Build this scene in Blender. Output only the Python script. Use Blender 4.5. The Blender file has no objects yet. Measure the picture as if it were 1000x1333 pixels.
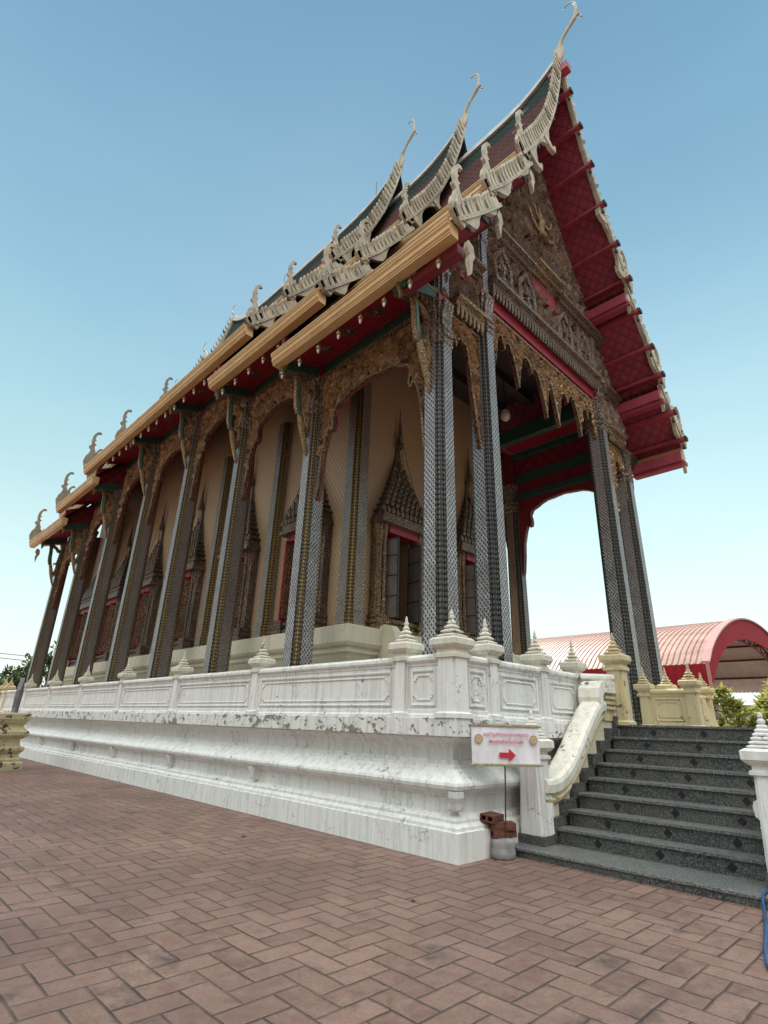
import bpy, bmesh, math, random
from math import sin, cos, pi, radians, atan2, hypot
from mathutils import Vector, Matrix, noise
random.seed(7)
scn = bpy.context.scene
col = scn.collection
XM, YM = 4.85, 12.03                      # symmetry axes of the temple
TER = 1.443                               # terrace floor height

# ------------------------------------------------------------------ mesh helper
class MB:
    def __init__(s): s.v=[]; s.f=[]; s.m=[]; s.uv=[]; s.sm=[]; s.cur=0; s.smooth=False
    def face(s, idx, uv=None):
        s.f.append(tuple(idx)); s.m.append(s.cur); s.uv.append(uv); s.sm.append(s.smooth)
    def poly(s, pts, uv=None):
        b=len(s.v); s.v+= [tuple(p) for p in pts]; s.face(range(b,b+len(pts)),uv)
    def box(s, x0,x1,y0,y1,z0,z1):
        b=len(s.v)
        s.v+=[(x0,y0,z0),(x1,y0,z0),(x1,y1,z0),(x0,y1,z0),(x0,y0,z1),(x1,y0,z1),(x1,y1,z1),(x0,y1,z1)]
        for q in ((3,2,1,0),(4,5,6,7),(0,1,5,4),(1,2,6,5),(2,3,7,6),(3,0,4,7)): s.face([b+i for i in q])
    def prism(s, pts, f, w0, w1):           # 2D outline pts pushed from w0 to w1, mapped by f(u,v,w)
        n=len(pts); b=len(s.v)
        s.v+=[f(u,v,w0) for u,v in pts]+[f(u,v,w1) for u,v in pts]
        s.face(range(b,b+n)); s.face(range(b+2*n-1,b+n-1,-1))
        for i in range(n):
            j=(i+1)%n; s.face((b+i,b+j,b+n+j,b+n+i))
    def loft(s, rings, closed=True, caps=True):
        n=len(rings[0]); b=len(s.v)
        for r in rings: s.v+=[tuple(p) for p in r]
        for k in range(len(rings)-1):
            for i in range(n if closed else n-1):
                j=(i+1)%n; s.face((b+k*n+i,b+k*n+j,b+(k+1)*n+j,b+(k+1)*n+i))
        if caps and closed:
            s.face(range(b+n-1,b-1,-1)); e=b+(len(rings)-1)*n; s.face(range(e,e+n))
    def stack(s, prof, cx=0, cy=0, z0=0, n=4, rot=None):   # profile [(halfwidth,z)] turned n-sided
        if rot is None: rot=pi/4 if n==4 else 0
        k=1/cos(pi/n) if n in (4,8) else 1
        s.loft([[(cx+r*k*cos(rot+2*pi*i/n),cy+r*k*sin(rot+2*pi*i/n),z0+z) for i in range(n)] for r,z in prof])
    def tube(s, pts, rad, n=6):
        P=[Vector(p) for p in pts]; rings=[]
        if not isinstance(rad,(list,tuple)): rad=[rad]*len(P)
        ref=None
        for i,p in enumerate(P):
            t=(P[min(i+1,len(P)-1)]-P[max(i-1,0)]).normalized()
            if ref is None:
                ref=Vector((0,0,1)) if abs(t.z)<.9 else Vector((1,0,0))
            a=t.cross(ref).normalized(); c=a.cross(t); ref=c
            rings.append([p+a*(rad[i]*cos(2*pi*k/n))+c*(rad[i]*sin(2*pi*k/n)) for k in range(n)])
        s.loft(rings)
    def sweep(s, path, prof, f, closed=True):  # prof [(offset to the right of the path, height)]
        n=len(path); rings=[]
        for i in range(n):
            p=Vector(path[i]); a=Vector(path[i-1]) if (closed or i>0) else None
            c=Vector(path[(i+1)%n]) if (closed or i<n-1) else None
            d1=(p-a).normalized() if a is not None else None; d2=(c-p).normalized() if c is not None else None
            if d1 is None: d1=d2
            if d2 is None: d2=d1
            n1=Vector((d1.y,-d1.x)); n2=Vector((d2.y,-d2.x)); m=(n1+n2)
            m=m/max(.25,(1+n1.dot(n2))) 
            rings.append([f(p.x+m.x*d,p.y+m.y*d,h) for d,h in prof])
        if closed: rings.append(rings[0])
        s.loft(rings,closed=False,caps=False)
    def build(s, name, mats, parent=None, loc=(0,0,0), rot=(0,0,0), bevel=0, recalc=True):
        me=bpy.data.meshes.new(name); me.from_pydata(s.v,[],s.f)
        if not isinstance(mats,(list,tuple)): mats=[mats]
        for m in mats: me.materials.append(m)
        uvl=me.uv_layers.new(name='UVMap'); me.update()
        for p in me.polygons:
            p.material_index=s.m[p.index]; p.use_smooth=s.sm[p.index]
            u=s.uv[p.index]
            if u:
                for k,li in enumerate(p.loop_indices): uvl.data[li].uv=u[k]
            else:
                nn=p.normal
                if abs(nn.z)<.9:
                    t=Vector((-nn.y,nn.x,0)).normalized()
                    for li in p.loop_indices:
                        co=me.vertices[me.loops[li].vertex_index].co; uvl.data[li].uv=(co.dot(t),co.z)
                else:
                    for li in p.loop_indices:
                        co=me.vertices[me.loops[li].vertex_index].co; uvl.data[li].uv=(co.x,co.y)
        if recalc:
            bm=bmesh.new(); bm.from_mesh(me); bmesh.ops.recalc_face_normals(bm,faces=bm.faces); bm.to_mesh(me); bm.free()
        o=bpy.data.objects.new(name,me); col.objects.link(o); o.parent=parent; o.location=loc; o.rotation_euler=rot
        if bevel:
            md=o.modifiers.new('bevel','BEVEL'); md.width=bevel; md.segments=2; md.limit_method='ANGLE'
        return o
def XY(u,v,h): return (u,v,h)
def tag(o,label=None,cat=None,group=None,kind=None):
    for k,v in (('label',label),('category',cat),('group',group),('kind',kind)):
        if v: o[k]=v
    return o
def empty(name,loc,label,cat,group=None):
    o=bpy.data.objects.new(name,None); col.objects.link(o); o.location=loc; o.empty_display_size=.2
    return tag(o,label,cat,group)
def copy_tree(o,parent=None):
    c=o.copy(); col.objects.link(c)
    if parent is not None: c.parent=parent
    for ch in o.children: copy_tree(ch,c)
    return c

# ------------------------------------------------------------------ material helper
class G:
    def __init__(s,name):
        s.m=bpy.data.materials.new(name); s.m.use_nodes=True; s.nt=s.m.node_tree
        s.b=s.nt.nodes['Principled BSDF']
    def link(s,a,b): s.nt.links.new(a,b)
    def put(s,sock,v):
        if hasattr(v,'is_output'): s.link(v,sock)
        elif isinstance(v,(tuple,list)) and len(v)==3 and sock.type=='RGBA': sock.default_value=(*v,1)
        else: sock.default_value=v
    def node(s,t,ins=None,**props):
        n=s.nt.nodes.new(t)
        for k,v in props.items(): setattr(n,k,v)
        for k,v in (ins or {}).items(): s.put(n.inputs[k],v)
        return n
    def M(s,op,a,b=None,c=None,clamp=False):
        n=s.node('ShaderNodeMath',operation=op); n.use_clamp=clamp
        for i,v in enumerate((a,b,c)):
            if v is not None: s.put(n.inputs[i],v)
        return n.outputs[0]
    def pos(s): return s.node('ShaderNodeNewGeometry').outputs['Position']
    def obj(s): return s.node('ShaderNodeTexCoord').outputs['Object']
    def uv(s): return s.node('ShaderNodeTexCoord').outputs['UV']
    def sep(s,v): return s.node('ShaderNodeSeparateXYZ',{0:v}).outputs
    def comb(s,x,y,z=0.): return s.node('ShaderNodeCombineXYZ',{0:x,1:y,2:z}).outputs[0]
    def scale(s,v,k): 
        n=s.node('ShaderNodeVectorMath',operation='MULTIPLY'); s.put(n.inputs[0],v); n.inputs[1].default_value=k if isinstance(k,tuple) else (k,k,k); return n.outputs[0]
    def noise(s,v,sc,det=4,rough=.55,dist=0.):
        n=s.node('ShaderNodeTexNoise',{'Vector':v,'Scale':sc,'Detail':det,'Roughness':rough,'Distortion':dist}); return n.outputs[0]
    def vor(s,v,sc,feature='F1',out=0,rnd=1.):
        n=s.node('ShaderNodeTexVoronoi',{'Vector':v,'Scale':sc,'Randomness':rnd},feature=feature); return n.outputs[out]
    def ramp(s,fac,*stops):
        n=s.node('ShaderNodeValToRGB',{0:fac}); e=n.color_ramp.elements
        while len(e)<len(stops): e.new(.5)
        for i,(p,c) in enumerate(stops):
            e[i].position=p; e[i].color=(*c,1) if isinstance(c,tuple) else (c,c,c,1)
        return n.outputs[0]
    def mix(s,f,a,b,mode='MIX'):
        n=s.node('ShaderNodeMix',data_type='RGBA',blend_type=mode); s.put(n.inputs[0],f); s.put(n.inputs[6],a); s.put(n.inputs[7],b); return n.outputs[2]
    def set(s,**k):
        for a,v in k.items(): s.put(s.b.inputs[a.replace('_',' ')],v)
        return s
    def bump(s,h,strength=.5,dist=.02):
        n=s.node('ShaderNodeBump',{'Height':h,'Strength':strength,'Distance':dist}); s.link(n.outputs[0],s.b.inputs['Normal']); return s
    def step(s,x,a,b): # smoothstep map
        n=s.node('ShaderNodeMapRange',{0:x,1:a,2:b},interpolation_type='SMOOTHSTEP'); return n.outputs[0]

def plain(name,c,rough=.5,metal=0.,var=.15,sc=6.,bump=.0):
    g=G(name); n=g.noise(g.pos(),sc,5)
    k=g.ramp(n,(.3,1-var),(.7,1+var*.3))
    g.set(Base_Color=g.mix(1.,(*c,),k,'MULTIPLY'),Roughness=rough,Metallic=metal)
    if bump: g.bump(g.noise(g.pos(),sc*6,4),bump,.01)
    return g.m

def painted_masonry(name,paint,dirt,peel=.62,bare=(.30,.28,.24),streak=.5):
    g=G(name); P=g.pos(); s=g.sep(P)
    st=g.noise(g.scale(P,(7,7,.55)),1.6,6,.65)
    st2=g.noise(g.scale(P,(26,26,.8)),1.,4,.6)
    big=g.noise(P,.9,4)
    fine=g.noise(P,24,5,.6)
    c=g.mix(g.ramp(st,(.45,0.),(.75,streak)),(*paint,),(*dirt,))
    c=g.mix(g.M('MULTIPLY',g.ramp(st2,(.58,0.),(.72,.75)),g.ramp(big,(.4,0.),(.6,1.))),c,(dirt[0]*.6,dirt[1]*.6,dirt[2]*.6))
    c=g.mix(g.ramp(fine,(.35,.12),(.6,0.)),c,(*dirt,))
    # flaked patches, more of them where a slow noise says so
    pn=g.M('ADD',g.noise(g.scale(P,(1.,1.,1.5)),5.5,8,.68),g.M('MULTIPLY',g.M('SUBTRACT',big,.5),.35))
    pm=g.step(pn,peel,peel+.02)
    c=g.mix(pm,c,g.mix(g.noise(P,30,3),(*bare,),(bare[0]*.55,bare[1]*.55,bare[2]*.5)))
    crack=g.vor(g.node('ShaderNodeVectorMath',{0:P,1:g.node('ShaderNodeTexNoise',{'Vector':P,'Scale':5.}).outputs[1]},operation='ADD').outputs[0],1.7,'DISTANCE_TO_EDGE')
    cm=g.M('MULTIPLY',g.ramp(crack,(0.,1.),(.012,0.)),g.ramp(g.noise(P,1.3,3),(.5,0.),(.58,1.)))
    c=g.mix(cm,c,(.10,.09,.08))
    g.set(Base_Color=c,Roughness=g.ramp(fine,(.3,.55),(.7,.8)))
    h=g.M('ADD',g.M('MULTIPLY',pm,-.6),g.M('ADD',g.M('MULTIPLY',fine,.35),g.M('MULTIPLY',cm,-.8)))
    g.bump(h,.55,.012)
    return g.m
WHITE=painted_masonry('white_limewash',(.75,.75,.72),(.40,.40,.36),.675,(.28,.26,.22),.68)
WHITEB=painted_masonry('white_limewash_flaking',(.74,.74,.71),(.38,.37,.33),.55,(.27,.245,.205),.75)
CREAMW=painted_masonry('cream_plaster',(.62,.58,.44),(.38,.34,.25),.70,(.35,.32,.25),.4)
YELLOW=painted_masonry('faded_yellow_paint',(.60,.51,.30),(.38,.33,.21),.63,(.16,.12,.09),.6)
OLDYEL=painted_masonry('old_yellow_paint',(.52,.47,.28),(.30,.28,.18),.57,(.07,.055,.05),.5)
RAILW=painted_masonry('worn_white_rail',(.78,.76,.68),(.42,.38,.28),.60,(.20,.18,.15),.6)

CAPW=painted_masonry('aged_cap_paint',(.66,.63,.53),(.36,.34,.27),.64,(.25,.22,.18),.6)
def granite(name,a,b,rough):
    g=G(name); P=g.pos()
    v=g.vor(P,95,out=1); v2=g.noise(P,60,6,.75); big=g.noise(P,2.2,5,.6)
    k=g.M('ADD',g.M('MULTIPLY',g.sep(v)[0],.5),g.M('MULTIPLY',v2,.5))
    c=g.ramp(k,(.28,(a[0]*.35,a[1]*.35,a[2]*.35)),(.5,a),(.72,b))
    c=g.mix(g.ramp(big,(.4,0.),(.7,.45)),c,(.13,.12,.10))
    g.set(Base_Color=c,Roughness=g.ramp(big,(.3,rough),(.7,rough+.25))); return g.m
GRAN=granite('dark_granite',(.040,.045,.044),(.15,.16,.155),.32)
GRANL=granite('grey_granite_tread',(.10,.11,.107),(.24,.25,.24),.33)
BLACKG=plain('black_granite',(.012,.013,.017),.2)

# paving: herringbone of stamped bricks, 0.24 x 0.48 m
def paving():
    g=G('brick_paving'); P=g.pos(); s=g.sep(P); W=.178
    wob=g.noise(P,5,2); 
    x=g.M('ADD',g.M('MULTIPLY',g.M('ADD',s[0],.06),1/W),g.M('MULTIPLY',g.M('SUBTRACT',wob,.5),.10))
    y=g.M('ADD',g.M('MULTIPLY',g.M('ADD',s[1],.11),1/W),g.M('MULTIPLY',g.M('SUBTRACT',wob,.5),.10))
    ix=g.M('FLOOR',x); iy=g.M('FLOOR',y); fx=g.M('SUBTRACT',x,ix); fy=g.M('SUBTRACT',y,iy)
    t=g.M('FLOORED_MODULO',g.M('SUBTRACT',ix,iy),4.)
    eq=lambda k: g.M('COMPARE',t,float(k),.1)
    e0,e1,e2,e3=eq(0),eq(1),eq(2),eq(3)
    dl=g.M('ADD',fx,g.M('MULTIPLY',e1,9.)); dr=g.M('ADD',g.M('SUBTRACT',1.,fx),g.M('MULTIPLY',e0,9.))
    db=g.M('ADD',fy,g.M('MULTIPLY',e2,9.)); dt=g.M('ADD',g.M('SUBTRACT',1.,fy),g.M('MULTIPLY',e3,9.))
    d=g.M('MINIMUM',g.M('MINIMUM',dl,dr),g.M('MINIMUM',db,dt))
    bx=g.M('SUBTRACT',ix,e1); by=g.M('ADD',iy,e3)
    wn=g.node('ShaderNodeTexWhiteNoise',{0:g.comb(bx,by)},noise_dimensions='3D').outputs
    r=wn[0]
    fine=g.noise(P,9,8,.7); fine2=g.noise(P,45,4,.6); big=g.noise(P,.55,5,.6); mid=g.noise(P,2.6,6,.65)
    c=g.ramp(r,(0.,(.17,.092,.068)),(.5,(.225,.130,.098)),(1.,(.29,.175,.136)))
    c=g.mix(g.ramp(fine,(.38,0.),(.70,.75)),c,(.315,.22,.175))
    c=g.mix(g.ramp(fine2,(.3,.5),(.6,0.)),c,(.12,.07,.055))
    c=g.mix(g.ramp(big,(.40,0.),(.64,.6)),c,(.125,.075,.063))
    # black mildew stains
    mm=g.M('MULTIPLY',g.ramp(g.M('ADD',mid,g.M('MULTIPLY',g.M('SUBTRACT',r,.5),.22)),(.60,0.),(.76,.85)),g.ramp(fine,(.3,.35),(.6,1.)))
    c=g.mix(mm,c,(.038,.037,.033))
    jm=g.ramp(d,(0.,1.),(.022,.85),(.055,0.))
    jr=g.ramp(g.noise(P,3.2,3),(.3,.35),(.6,1.))
    c=g.mix(g.M('MULTIPLY',jm,jr),c,(.035,.027,.024))
    g.set(Base_Color=c,Roughness=g.ramp(fine,(.3,.48),(.7,.8)),Specular_IOR_Level=.4)
    h=g.M('ADD',g.ramp(d,(0.,0.),(.09,1.)),g.M('ADD',g.M('MULTIPLY',fine,.45),g.M('MULTIPLY',r,.25)))
    g.bump(h,.8,.012); return g.m
PAVE=paving()

def gilt(name,gold,dark,sc=9.,metal=.55,bits=(.3,.3,.34),bitamt=.35,bstr=1.):
    g=G(name); P=g.pos()
    w=g.node('ShaderNodeTexNoise',{'Vector':P,'Scale':3.5,'Detail':2.}).outputs[1]
    wp=g.node('ShaderNodeVectorMath',{0:P,1:g.scale(w,.25)},operation='ADD').outputs[0]
    e=g.vor(wp,sc,'DISTANCE_TO_EDGE'); cid=g.vor(wp,sc,out=1); fine=g.noise(P,sc*5,4,.65)
    k=g.M('ADD',g.M('MULTIPLY',e,3.2),g.M('MULTIPLY',g.M('SUBTRACT',fine,.5),.9))
    c=g.ramp(k,(.12,dark),(.42,tuple(x*.55 for x in gold)),(.8,gold))
    cs=g.sep(cid)
    c=g.mix(g.M('MULTIPLY',g.ramp(cs[0],(.62,0.),(.66,bitamt)),g.ramp(fine,(.45,0.),(.55,1.))),c,(*bits,))
    c=g.mix(g.ramp(g.noise(P,1.1,4),(.4,0.),(.7,.5)),c,tuple(x*.9+.01 for x in dark))
    g.set(Base_Color=c,Metallic=metal,Roughness=g.ramp(fine,(.3,.28),(.7,.55)))
    g.bump(k,bstr,.05); return g.m
GILT=gilt('gilded_carving',(.34,.215,.115),(.06,.036,.026),17.)
GILTB=gilt('bright_gilded_carving',(.62,.43,.20),(.14,.08,.045),24.,.5,(.3,.3,.3),.15,.6)
GROUND=gilt('dark_carved_ground',(.16,.095,.05),(.03,.018,.014),20.,.3,(.2,.2,.22),.3)
def goldleaf(name,a,b,c,bit):
    g=G(name); P=g.pos(); n=g.noise(P,3.,5,.6); f=g.noise(P,34,3,.6); cid=g.sep(g.vor(P,11,out=1))[0]
    k=g.ramp(n,(.3,c),(.5,a),(.75,b)); k=g.mix(g.ramp(f,(.30,.55),(.5,0.)),k,tuple(x*.35 for x in c))
    k=g.mix(g.ramp(cid,(.74,0.),(.76,bit)),k,(.42,.41,.44))
    g.set(Base_Color=k,Metallic=.5,Roughness=g.ramp(f,(.3,.26),(.7,.5))); g.bump(f,.35,.01); return g.m
LEAFG=goldleaf('gold_leaf_scrolls',(.42,.285,.155),(.60,.43,.25),(.20,.125,.068),.18)
LEAFD=goldleaf('tarnished_scrolls',(.36,.29,.225),(.54,.46,.37),(.16,.12,.09),.4)
GILTD=gilt('dull_gilded_carving',(.38,.28,.20),(.045,.03,.027),13.,.45,(.34,.32,.34),.55)
GILTF=gilt('gilded_fine_moulding',(.52,.36,.18),(.06,.04,.03),22.,.5,(.3,.3,.3),.2,.5)
DARKG=gilt('dark_gilded_moulding',(.33,.235,.15),(.045,.03,.022),20.,.4,(.3,.3,.33),.4,.5)

def mosaic(name,lat,hole,cs,metal=.6,th=(.42,.62),rough=.18,asp=1.3):
    g=G(name); u=g.sep(g.uv()); a=g.M('MULTIPLY',u[0],pi/cs); b=g.M('MULTIPLY',u[1],pi/(cs*asp))
    p=g.M('ABSOLUTE',g.M('SINE',g.M('ADD',a,b))); q=g.M('ABSOLUTE',g.M('SINE',g.M('SUBTRACT',a,b)))
    k=g.M('MINIMUM',p,q); mk=g.step(k,th[0],th[1])
    P=g.pos(); r=g.sep(g.vor(P,38,out=1))[0]; wear=g.noise(P,2.,5)
    lc=g.mix(g.ramp(r,(.2,0.),(.9,.8)),(*lat,),tuple(x*.45 for x in lat))
    lc=g.mix(g.ramp(wear,(.5,0.),(.72,.6)),lc,(.16,.13,.11))
    hc=g.mix(r,(*hole,),tuple(x*2.2 for x in hole))
    g.set(Base_Color=g.mix(mk,lc,hc),Metallic=g.M('MULTIPLY',metal,g.M('SUBTRACT',1.,mk)),Roughness=g.ramp(r,(0.,rough),(1.,rough+.25)))
    g.bump(g.M('ADD',g.M('MULTIPLY',mk,-1.),g.M('MULTIPLY',r,.35)),.5,.012); return g.m
LAT=mosaic('silver_mirror_mosaic',(.44,.415,.40),(.035,.031,.034),.074,.35)
LATB=mosaic('warm_mirror_mosaic',(.34,.285,.24),(.055,.038,.03),.075,.35)
LATC=mosaic('bronze_mirror_mosaic',(.33,.295,.27),(.04,.033,.031),.068,.35)
def beads(name,gold,dark,cs):
    g=G(name); u=g.sep(g.uv()); P=g.pos(); r=g.sep(g.vor(P,40,out=1))[0]
    k=g.M('MULTIPLY',g.M('ABSOLUTE',g.M('COSINE',g.M('MULTIPLY',u[0],pi/cs))),g.M('ABSOLUTE',g.M('COSINE',g.M('MULTIPLY',u[1],pi/(cs*1.7)))))
    m=g.step(k,.45,.6)
    g.set(Base_Color=g.mix(m,(*dark,),g.mix(r,(*gold,),tuple(x*.5 for x in gold))),Metallic=.45,Roughness=.35); g.bump(m,.5,.012); return g.m
BEADG=beads('gold_bead_mosaic',(.55,.40,.16),(.10,.07,.04),.045)
BEADD=beads('grey_bead_mosaic',(.27,.265,.25),(.045,.048,.047),.05)
CAPM=gilt('capital_petal_mosaic',(.40,.31,.22),(.07,.055,.05),14.,.45,(.4,.4,.42),.5,.5)

GOLDP=G('gold_painted_metal'); _n=GOLDP.noise(GOLDP.scale(GOLDP.pos(),(2.5,1.1,2.5)),1.6,8,.7)
GOLDP.set(Base_Color=GOLDP.ramp(_n,(.25,(.44,.285,.13)),(.5,(.56,.37,.17)),(.8,(.64,.45,.225))),Metallic=.25,Roughness=GOLDP.ramp(_n,(.2,.55),(.8,.33))); GOLDP=GOLDP.m
BELLG=plain('brass_bell',(.45,.36,.2),.35,.6)
WHITEM=plain('white_enamel',(.75,.75,.75),.35)
def lattice_red(name,c,dk,cs):
    g=G(name); u=g.sep(g.uv()); a=g.M('MULTIPLY',u[0],1/cs); b=g.M('MULTIPLY',u[1],1/(cs*1.15))
    def tri(x): return g.M('ABSOLUTE',g.M('SUBTRACT',g.M('FRACT',x),.5))
    p=tri(g.M('ADD',a,b)); q=tri(g.M('SUBTRACT',a,b))
    l1=g.M('MINIMUM',p,q); ring=g.M('ABSOLUTE',g.M('SUBTRACT',l1,.22))
    line=g.M('MAXIMUM',g.ramp(l1,(.06,1.),(.09,0.)),g.M('MULTIPLY',g.ramp(ring,(.02,1.),(.04,0.)),.6))
    n=g.noise(g.pos(),3.,5)
    cc=g.mix(line,(*c,),(*dk,)); cc=g.mix(g.ramp(n,(.4,0.),(.75,.5)),cc,(dk[0]*.7,dk[1],dk[2]))
    g.set(Base_Color=cc,Roughness=.6); g.bump(g.M('MULTIPLY',line,-1.),.6,.02); return g.m
REDL=lattice_red('red_lattice_soffit',(.33,.042,.07),(.16,.02,.038),.29)
REDLS=lattice_red('red_lattice_panel',(.26,.012,.03),(.10,.006,.015),.42)
RED=plain('red_lacquer',(.25,.008,.022),.42,0,.25,3.)
DRED=plain('dark_red_lacquer',(.17,.014,.022),.5,0,.3,3.)
PURL=plain('red_painted_beam',(.32,.045,.07),.55,0,.3,4.)
GREEN=plain('dark_green_paint',(.018,.075,.05),.5,0,.35,5.)
GREENB=plain('bracket_green_paint',(.05,.14,.10),.4,0,.3,9.)
CREAM=plain('cream_painted_cement',(.47,.43,.32),.55,0,.45,3.5,.05)
CREAMD=plain('weathered_finial_cement',(.30,.26,.19),.6,0,.4,5.,.2)
def tiles(name,a,b):
    g=G(name); u=g.uv(); br=g.node('ShaderNodeTexBrick',{'Vector':u,'Color1':(*a,1),'Color2':(*b,1),'Mortar':(.012,.01,.01,1),'Scale':1.,'Mortar Size':.012,'Brick Width':.17,'Row Height':.15,'Bias':0.})
    g.set(Base_Color=br.outputs[0],Roughness=.8,Specular_IOR_Level=.15)
    v=g.M('FRACT',g.M('MULTIPLY',g.sep(u)[1],1/.15)); g.bump(g.M('ADD',g.M('MULTIPLY',v,-1.),g.M('MULTIPLY',br.outputs[1],-.5)),.9,.03); return g.m
TILE=tiles('brown_glazed_tile',(.075,.022,.018),(.11,.036,.024))
TILEG=tiles('green_glazed_tile',(.007,.030,.025),(.010,.042,.034))
RIDGE=plain('ridge_cement',(.50,.52,.50),.6,0,.3,4.)
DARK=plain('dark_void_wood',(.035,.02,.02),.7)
def diaper():
    g=G('beige_diaper_wall'); u=g.sep(g.uv()); a=g.M('MULTIPLY',u[0],1/.11); b=g.M('MULTIPLY',u[1],1/.16)
    f=lambda x: g.M('ABSOLUTE',g.M('SUBTRACT',g.M('FRACT',x),.5))
    l=g.M('MINIMUM',f(g.M('ADD',a,b)),g.M('ADD',f(g.M('SUBTRACT',a,b)),.06))
    m=g.ramp(l,(.08,1.),(.17,0.)); n=g.noise(g.pos(),1.6,4)
    c=g.mix(m,(.42,.295,.17),(.25,.155,.085)); c=g.mix(g.ramp(n,(.4,0.),(.7,.3)),c,(.30,.22,.16))
    g.set(Base_Color=c,Roughness=.45,Metallic=.05); g.bump(m,.4,.01); return g.m
WALLM=diaper()
GLASSD=plain('dusty_shutter_panel',(.19,.16,.155),.3,0,.3,4.)
IRON=plain('dark_iron',(.03,.03,.032),.5,.5)
STEELM=plain('maroon_steel',(.16,.025,.035),.55,0,.2,3.)
def sheet(name,c,c2,rough):
    g=G(name); n=g.noise(g.scale(g.pos(),(1,.25,1)),2.2,6,.65); g.set(Base_Color=g.ramp(n,(.3,c2),(.65,c)),Roughness=rough,Specular_IOR_Level=.2); return g.m
ROOFS=sheet('faded_pink_roof_sheet',(.42,.27,.22),(.27,.15,.125),.45)
ROOFU=sheet('pale_roof_underside',(.80,.77,.72),(.70,.66,.60),.6)
REDS=sheet('red_fascia_sheet',(.30,.016,.026),(.21,.013,.02),.75)
PINKT=plain('pale_flashing',(.42,.22,.20),.5)
CONC=plain('grey_concrete',(.27,.27,.265),.85,0,.35,9.,.5)
STONE=plain('grey_boundary_stone',(.20,.20,.21),.8,0,.35,7.,.4)
BRICK=plain('terracotta_hollow_brick',(.15,.05,.036),.85,0,.35,14.,.4)
HOSE=plain('blue_hose_rubber',(.013,.075,.20),.4)
ROD=plain('rusty_rod',(.09,.075,.06),.6,.4)
BAMB=plain('bamboo_dowel',(.36,.32,.20),.6,0,.5,30.)
VINYL=G('white_vinyl_banner'); _n=VINYL.noise(VINYL.scale(VINYL.pos(),(9,9,3)),1.6,3); VINYL.set(Base_Color=VINYL.ramp(_n,(.35,(.66,.65,.70)),(.6,(.80,.79,.83))),Roughness=.4); VINYL.bump(_n,.35,.03); VINYL=VINYL.m
INKP=plain('pink_ink',(.56,.10,.20),.5,0,.1); INKR=plain('red_ink',(.52,.02,.045),.5,0,.1); INKG=plain('gold_ink',(.42,.27,.10),.5,0,.1); INKW=plain('cream_ink',(.72,.66,.5),.5,0,.1)
LAMPG=plain('frosted_lamp_glass',(.55,.50,.42),.3)
BARK=plain('tree_bark',(.12,.09,.06),.9,0,.4,8.,.4)
def leafmat(name,a,b,tr):
    g=G(name); r=g.node('ShaderNodeObjectInfo').outputs['Random']; n=g.noise(g.pos(),1.9,3); n2=g.noise(g.pos(),21.,2)
    k=g.M('ADD',g.M('MULTIPLY',n,.6),g.M('MULTIPLY',n2,.4))
    c=g.ramp(k,(.36,a),(.62,b)); g.set(Base_Color=c,Roughness=.45)
    t=g.node('ShaderNodeBsdfTranslucent',{0:c}); mx=g.node('ShaderNodeMixShader',{0:tr,1:g.b.outputs[0],2:t.outputs[0]})
    g.link(mx.outputs[0],g.nt.nodes['Material Output'].inputs[0]); return g.m
LEAF=leafmat('shrub_leaf',(.10,.13,.03),(.46,.46,.13),.5)
LEAFT=leafmat('tree_leaf',(.030,.055,.018),(.10,.15,.05),.3)
DRYL=plain('dry_leaf',(.10,.035,.025),.8)

# ------------------------------------------------------------------ ground
mb=MB(); 
mb.poly([(-400,-400,0),(500,-400,0),(500,600,0),(-400,600,0)])
tag(mb.build('pavement',PAVE,recalc=False),kind='structure')

# ------------------------------------------------------------------ temple terrace
TX1,TY1=9.7,24.06
ter=empty('temple_terrace',(XM,YM,0),'long white moulded terrace with flaking paint carrying the temple hall','terrace')
O=(-XM,-YM,0)
PROF=[(0,-.02),(0,.285),(-.03,.29),(-.03,.325),(-.07,.36),(-.07,.39),(-.11,.425),(-.15,.44),(-.155,.60),(-.125,.615),(-.125,.635),(-.05,.675),(-.005,.70),(.006,.735),(-.004,.765),(-.05,.80),(-.165,.895),(-.17,.93),(-.215,.935),(-.215,.98),(-.255,.985),(-.255,1.03),(-.25,1.09),(-.21,1.16),(-.13,1.215),(-.06,1.225),(-.06,1.243)]
mb=MB(); path=[(0,0),(TX1,0),(TX1,TY1),(0,TY1)]
# gentle waviness of the long hand-finished mouldings
def dense(path,step):
    out=[]
    for i,p in enumerate(path):
        q=path[(i+1)%len(path)]; n=max(1,int(hypot(q[0]-p[0],q[1]-p[1])/step))
        out+=[(p[0]+(q[0]-p[0])*k/n,p[1]+(q[1]-p[1])*k/n) for k in range(n)]
    return out
def wavy(u,v,h,a=.006):
    n=noise.noise(Vector((u*.8,v*.8,h*3))); return (u+a*n,v+a*noise.noise(Vector((u*.8+7,v*.8,h*3))),h+a*n*.8)
mb.sweep(dense(path,.6),PROF,wavy)
mb.build('base_moulding',WHITE,ter,O)
mb=MB(); mb.sweep(dense(path,.6),[(-.06,1.2425),(.006,1.246),(.006,1.438),(-.01,1.443),(-.4,1.443)],wavy); mb.build('edge_band',WHITEB,ter,O)
mb=MB(); mb.box(.3,TX1-.3,.3,TY1-.3,1.35,TER); mb.build('terrace_floor',CONC,ter,O)
mb=MB()
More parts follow.
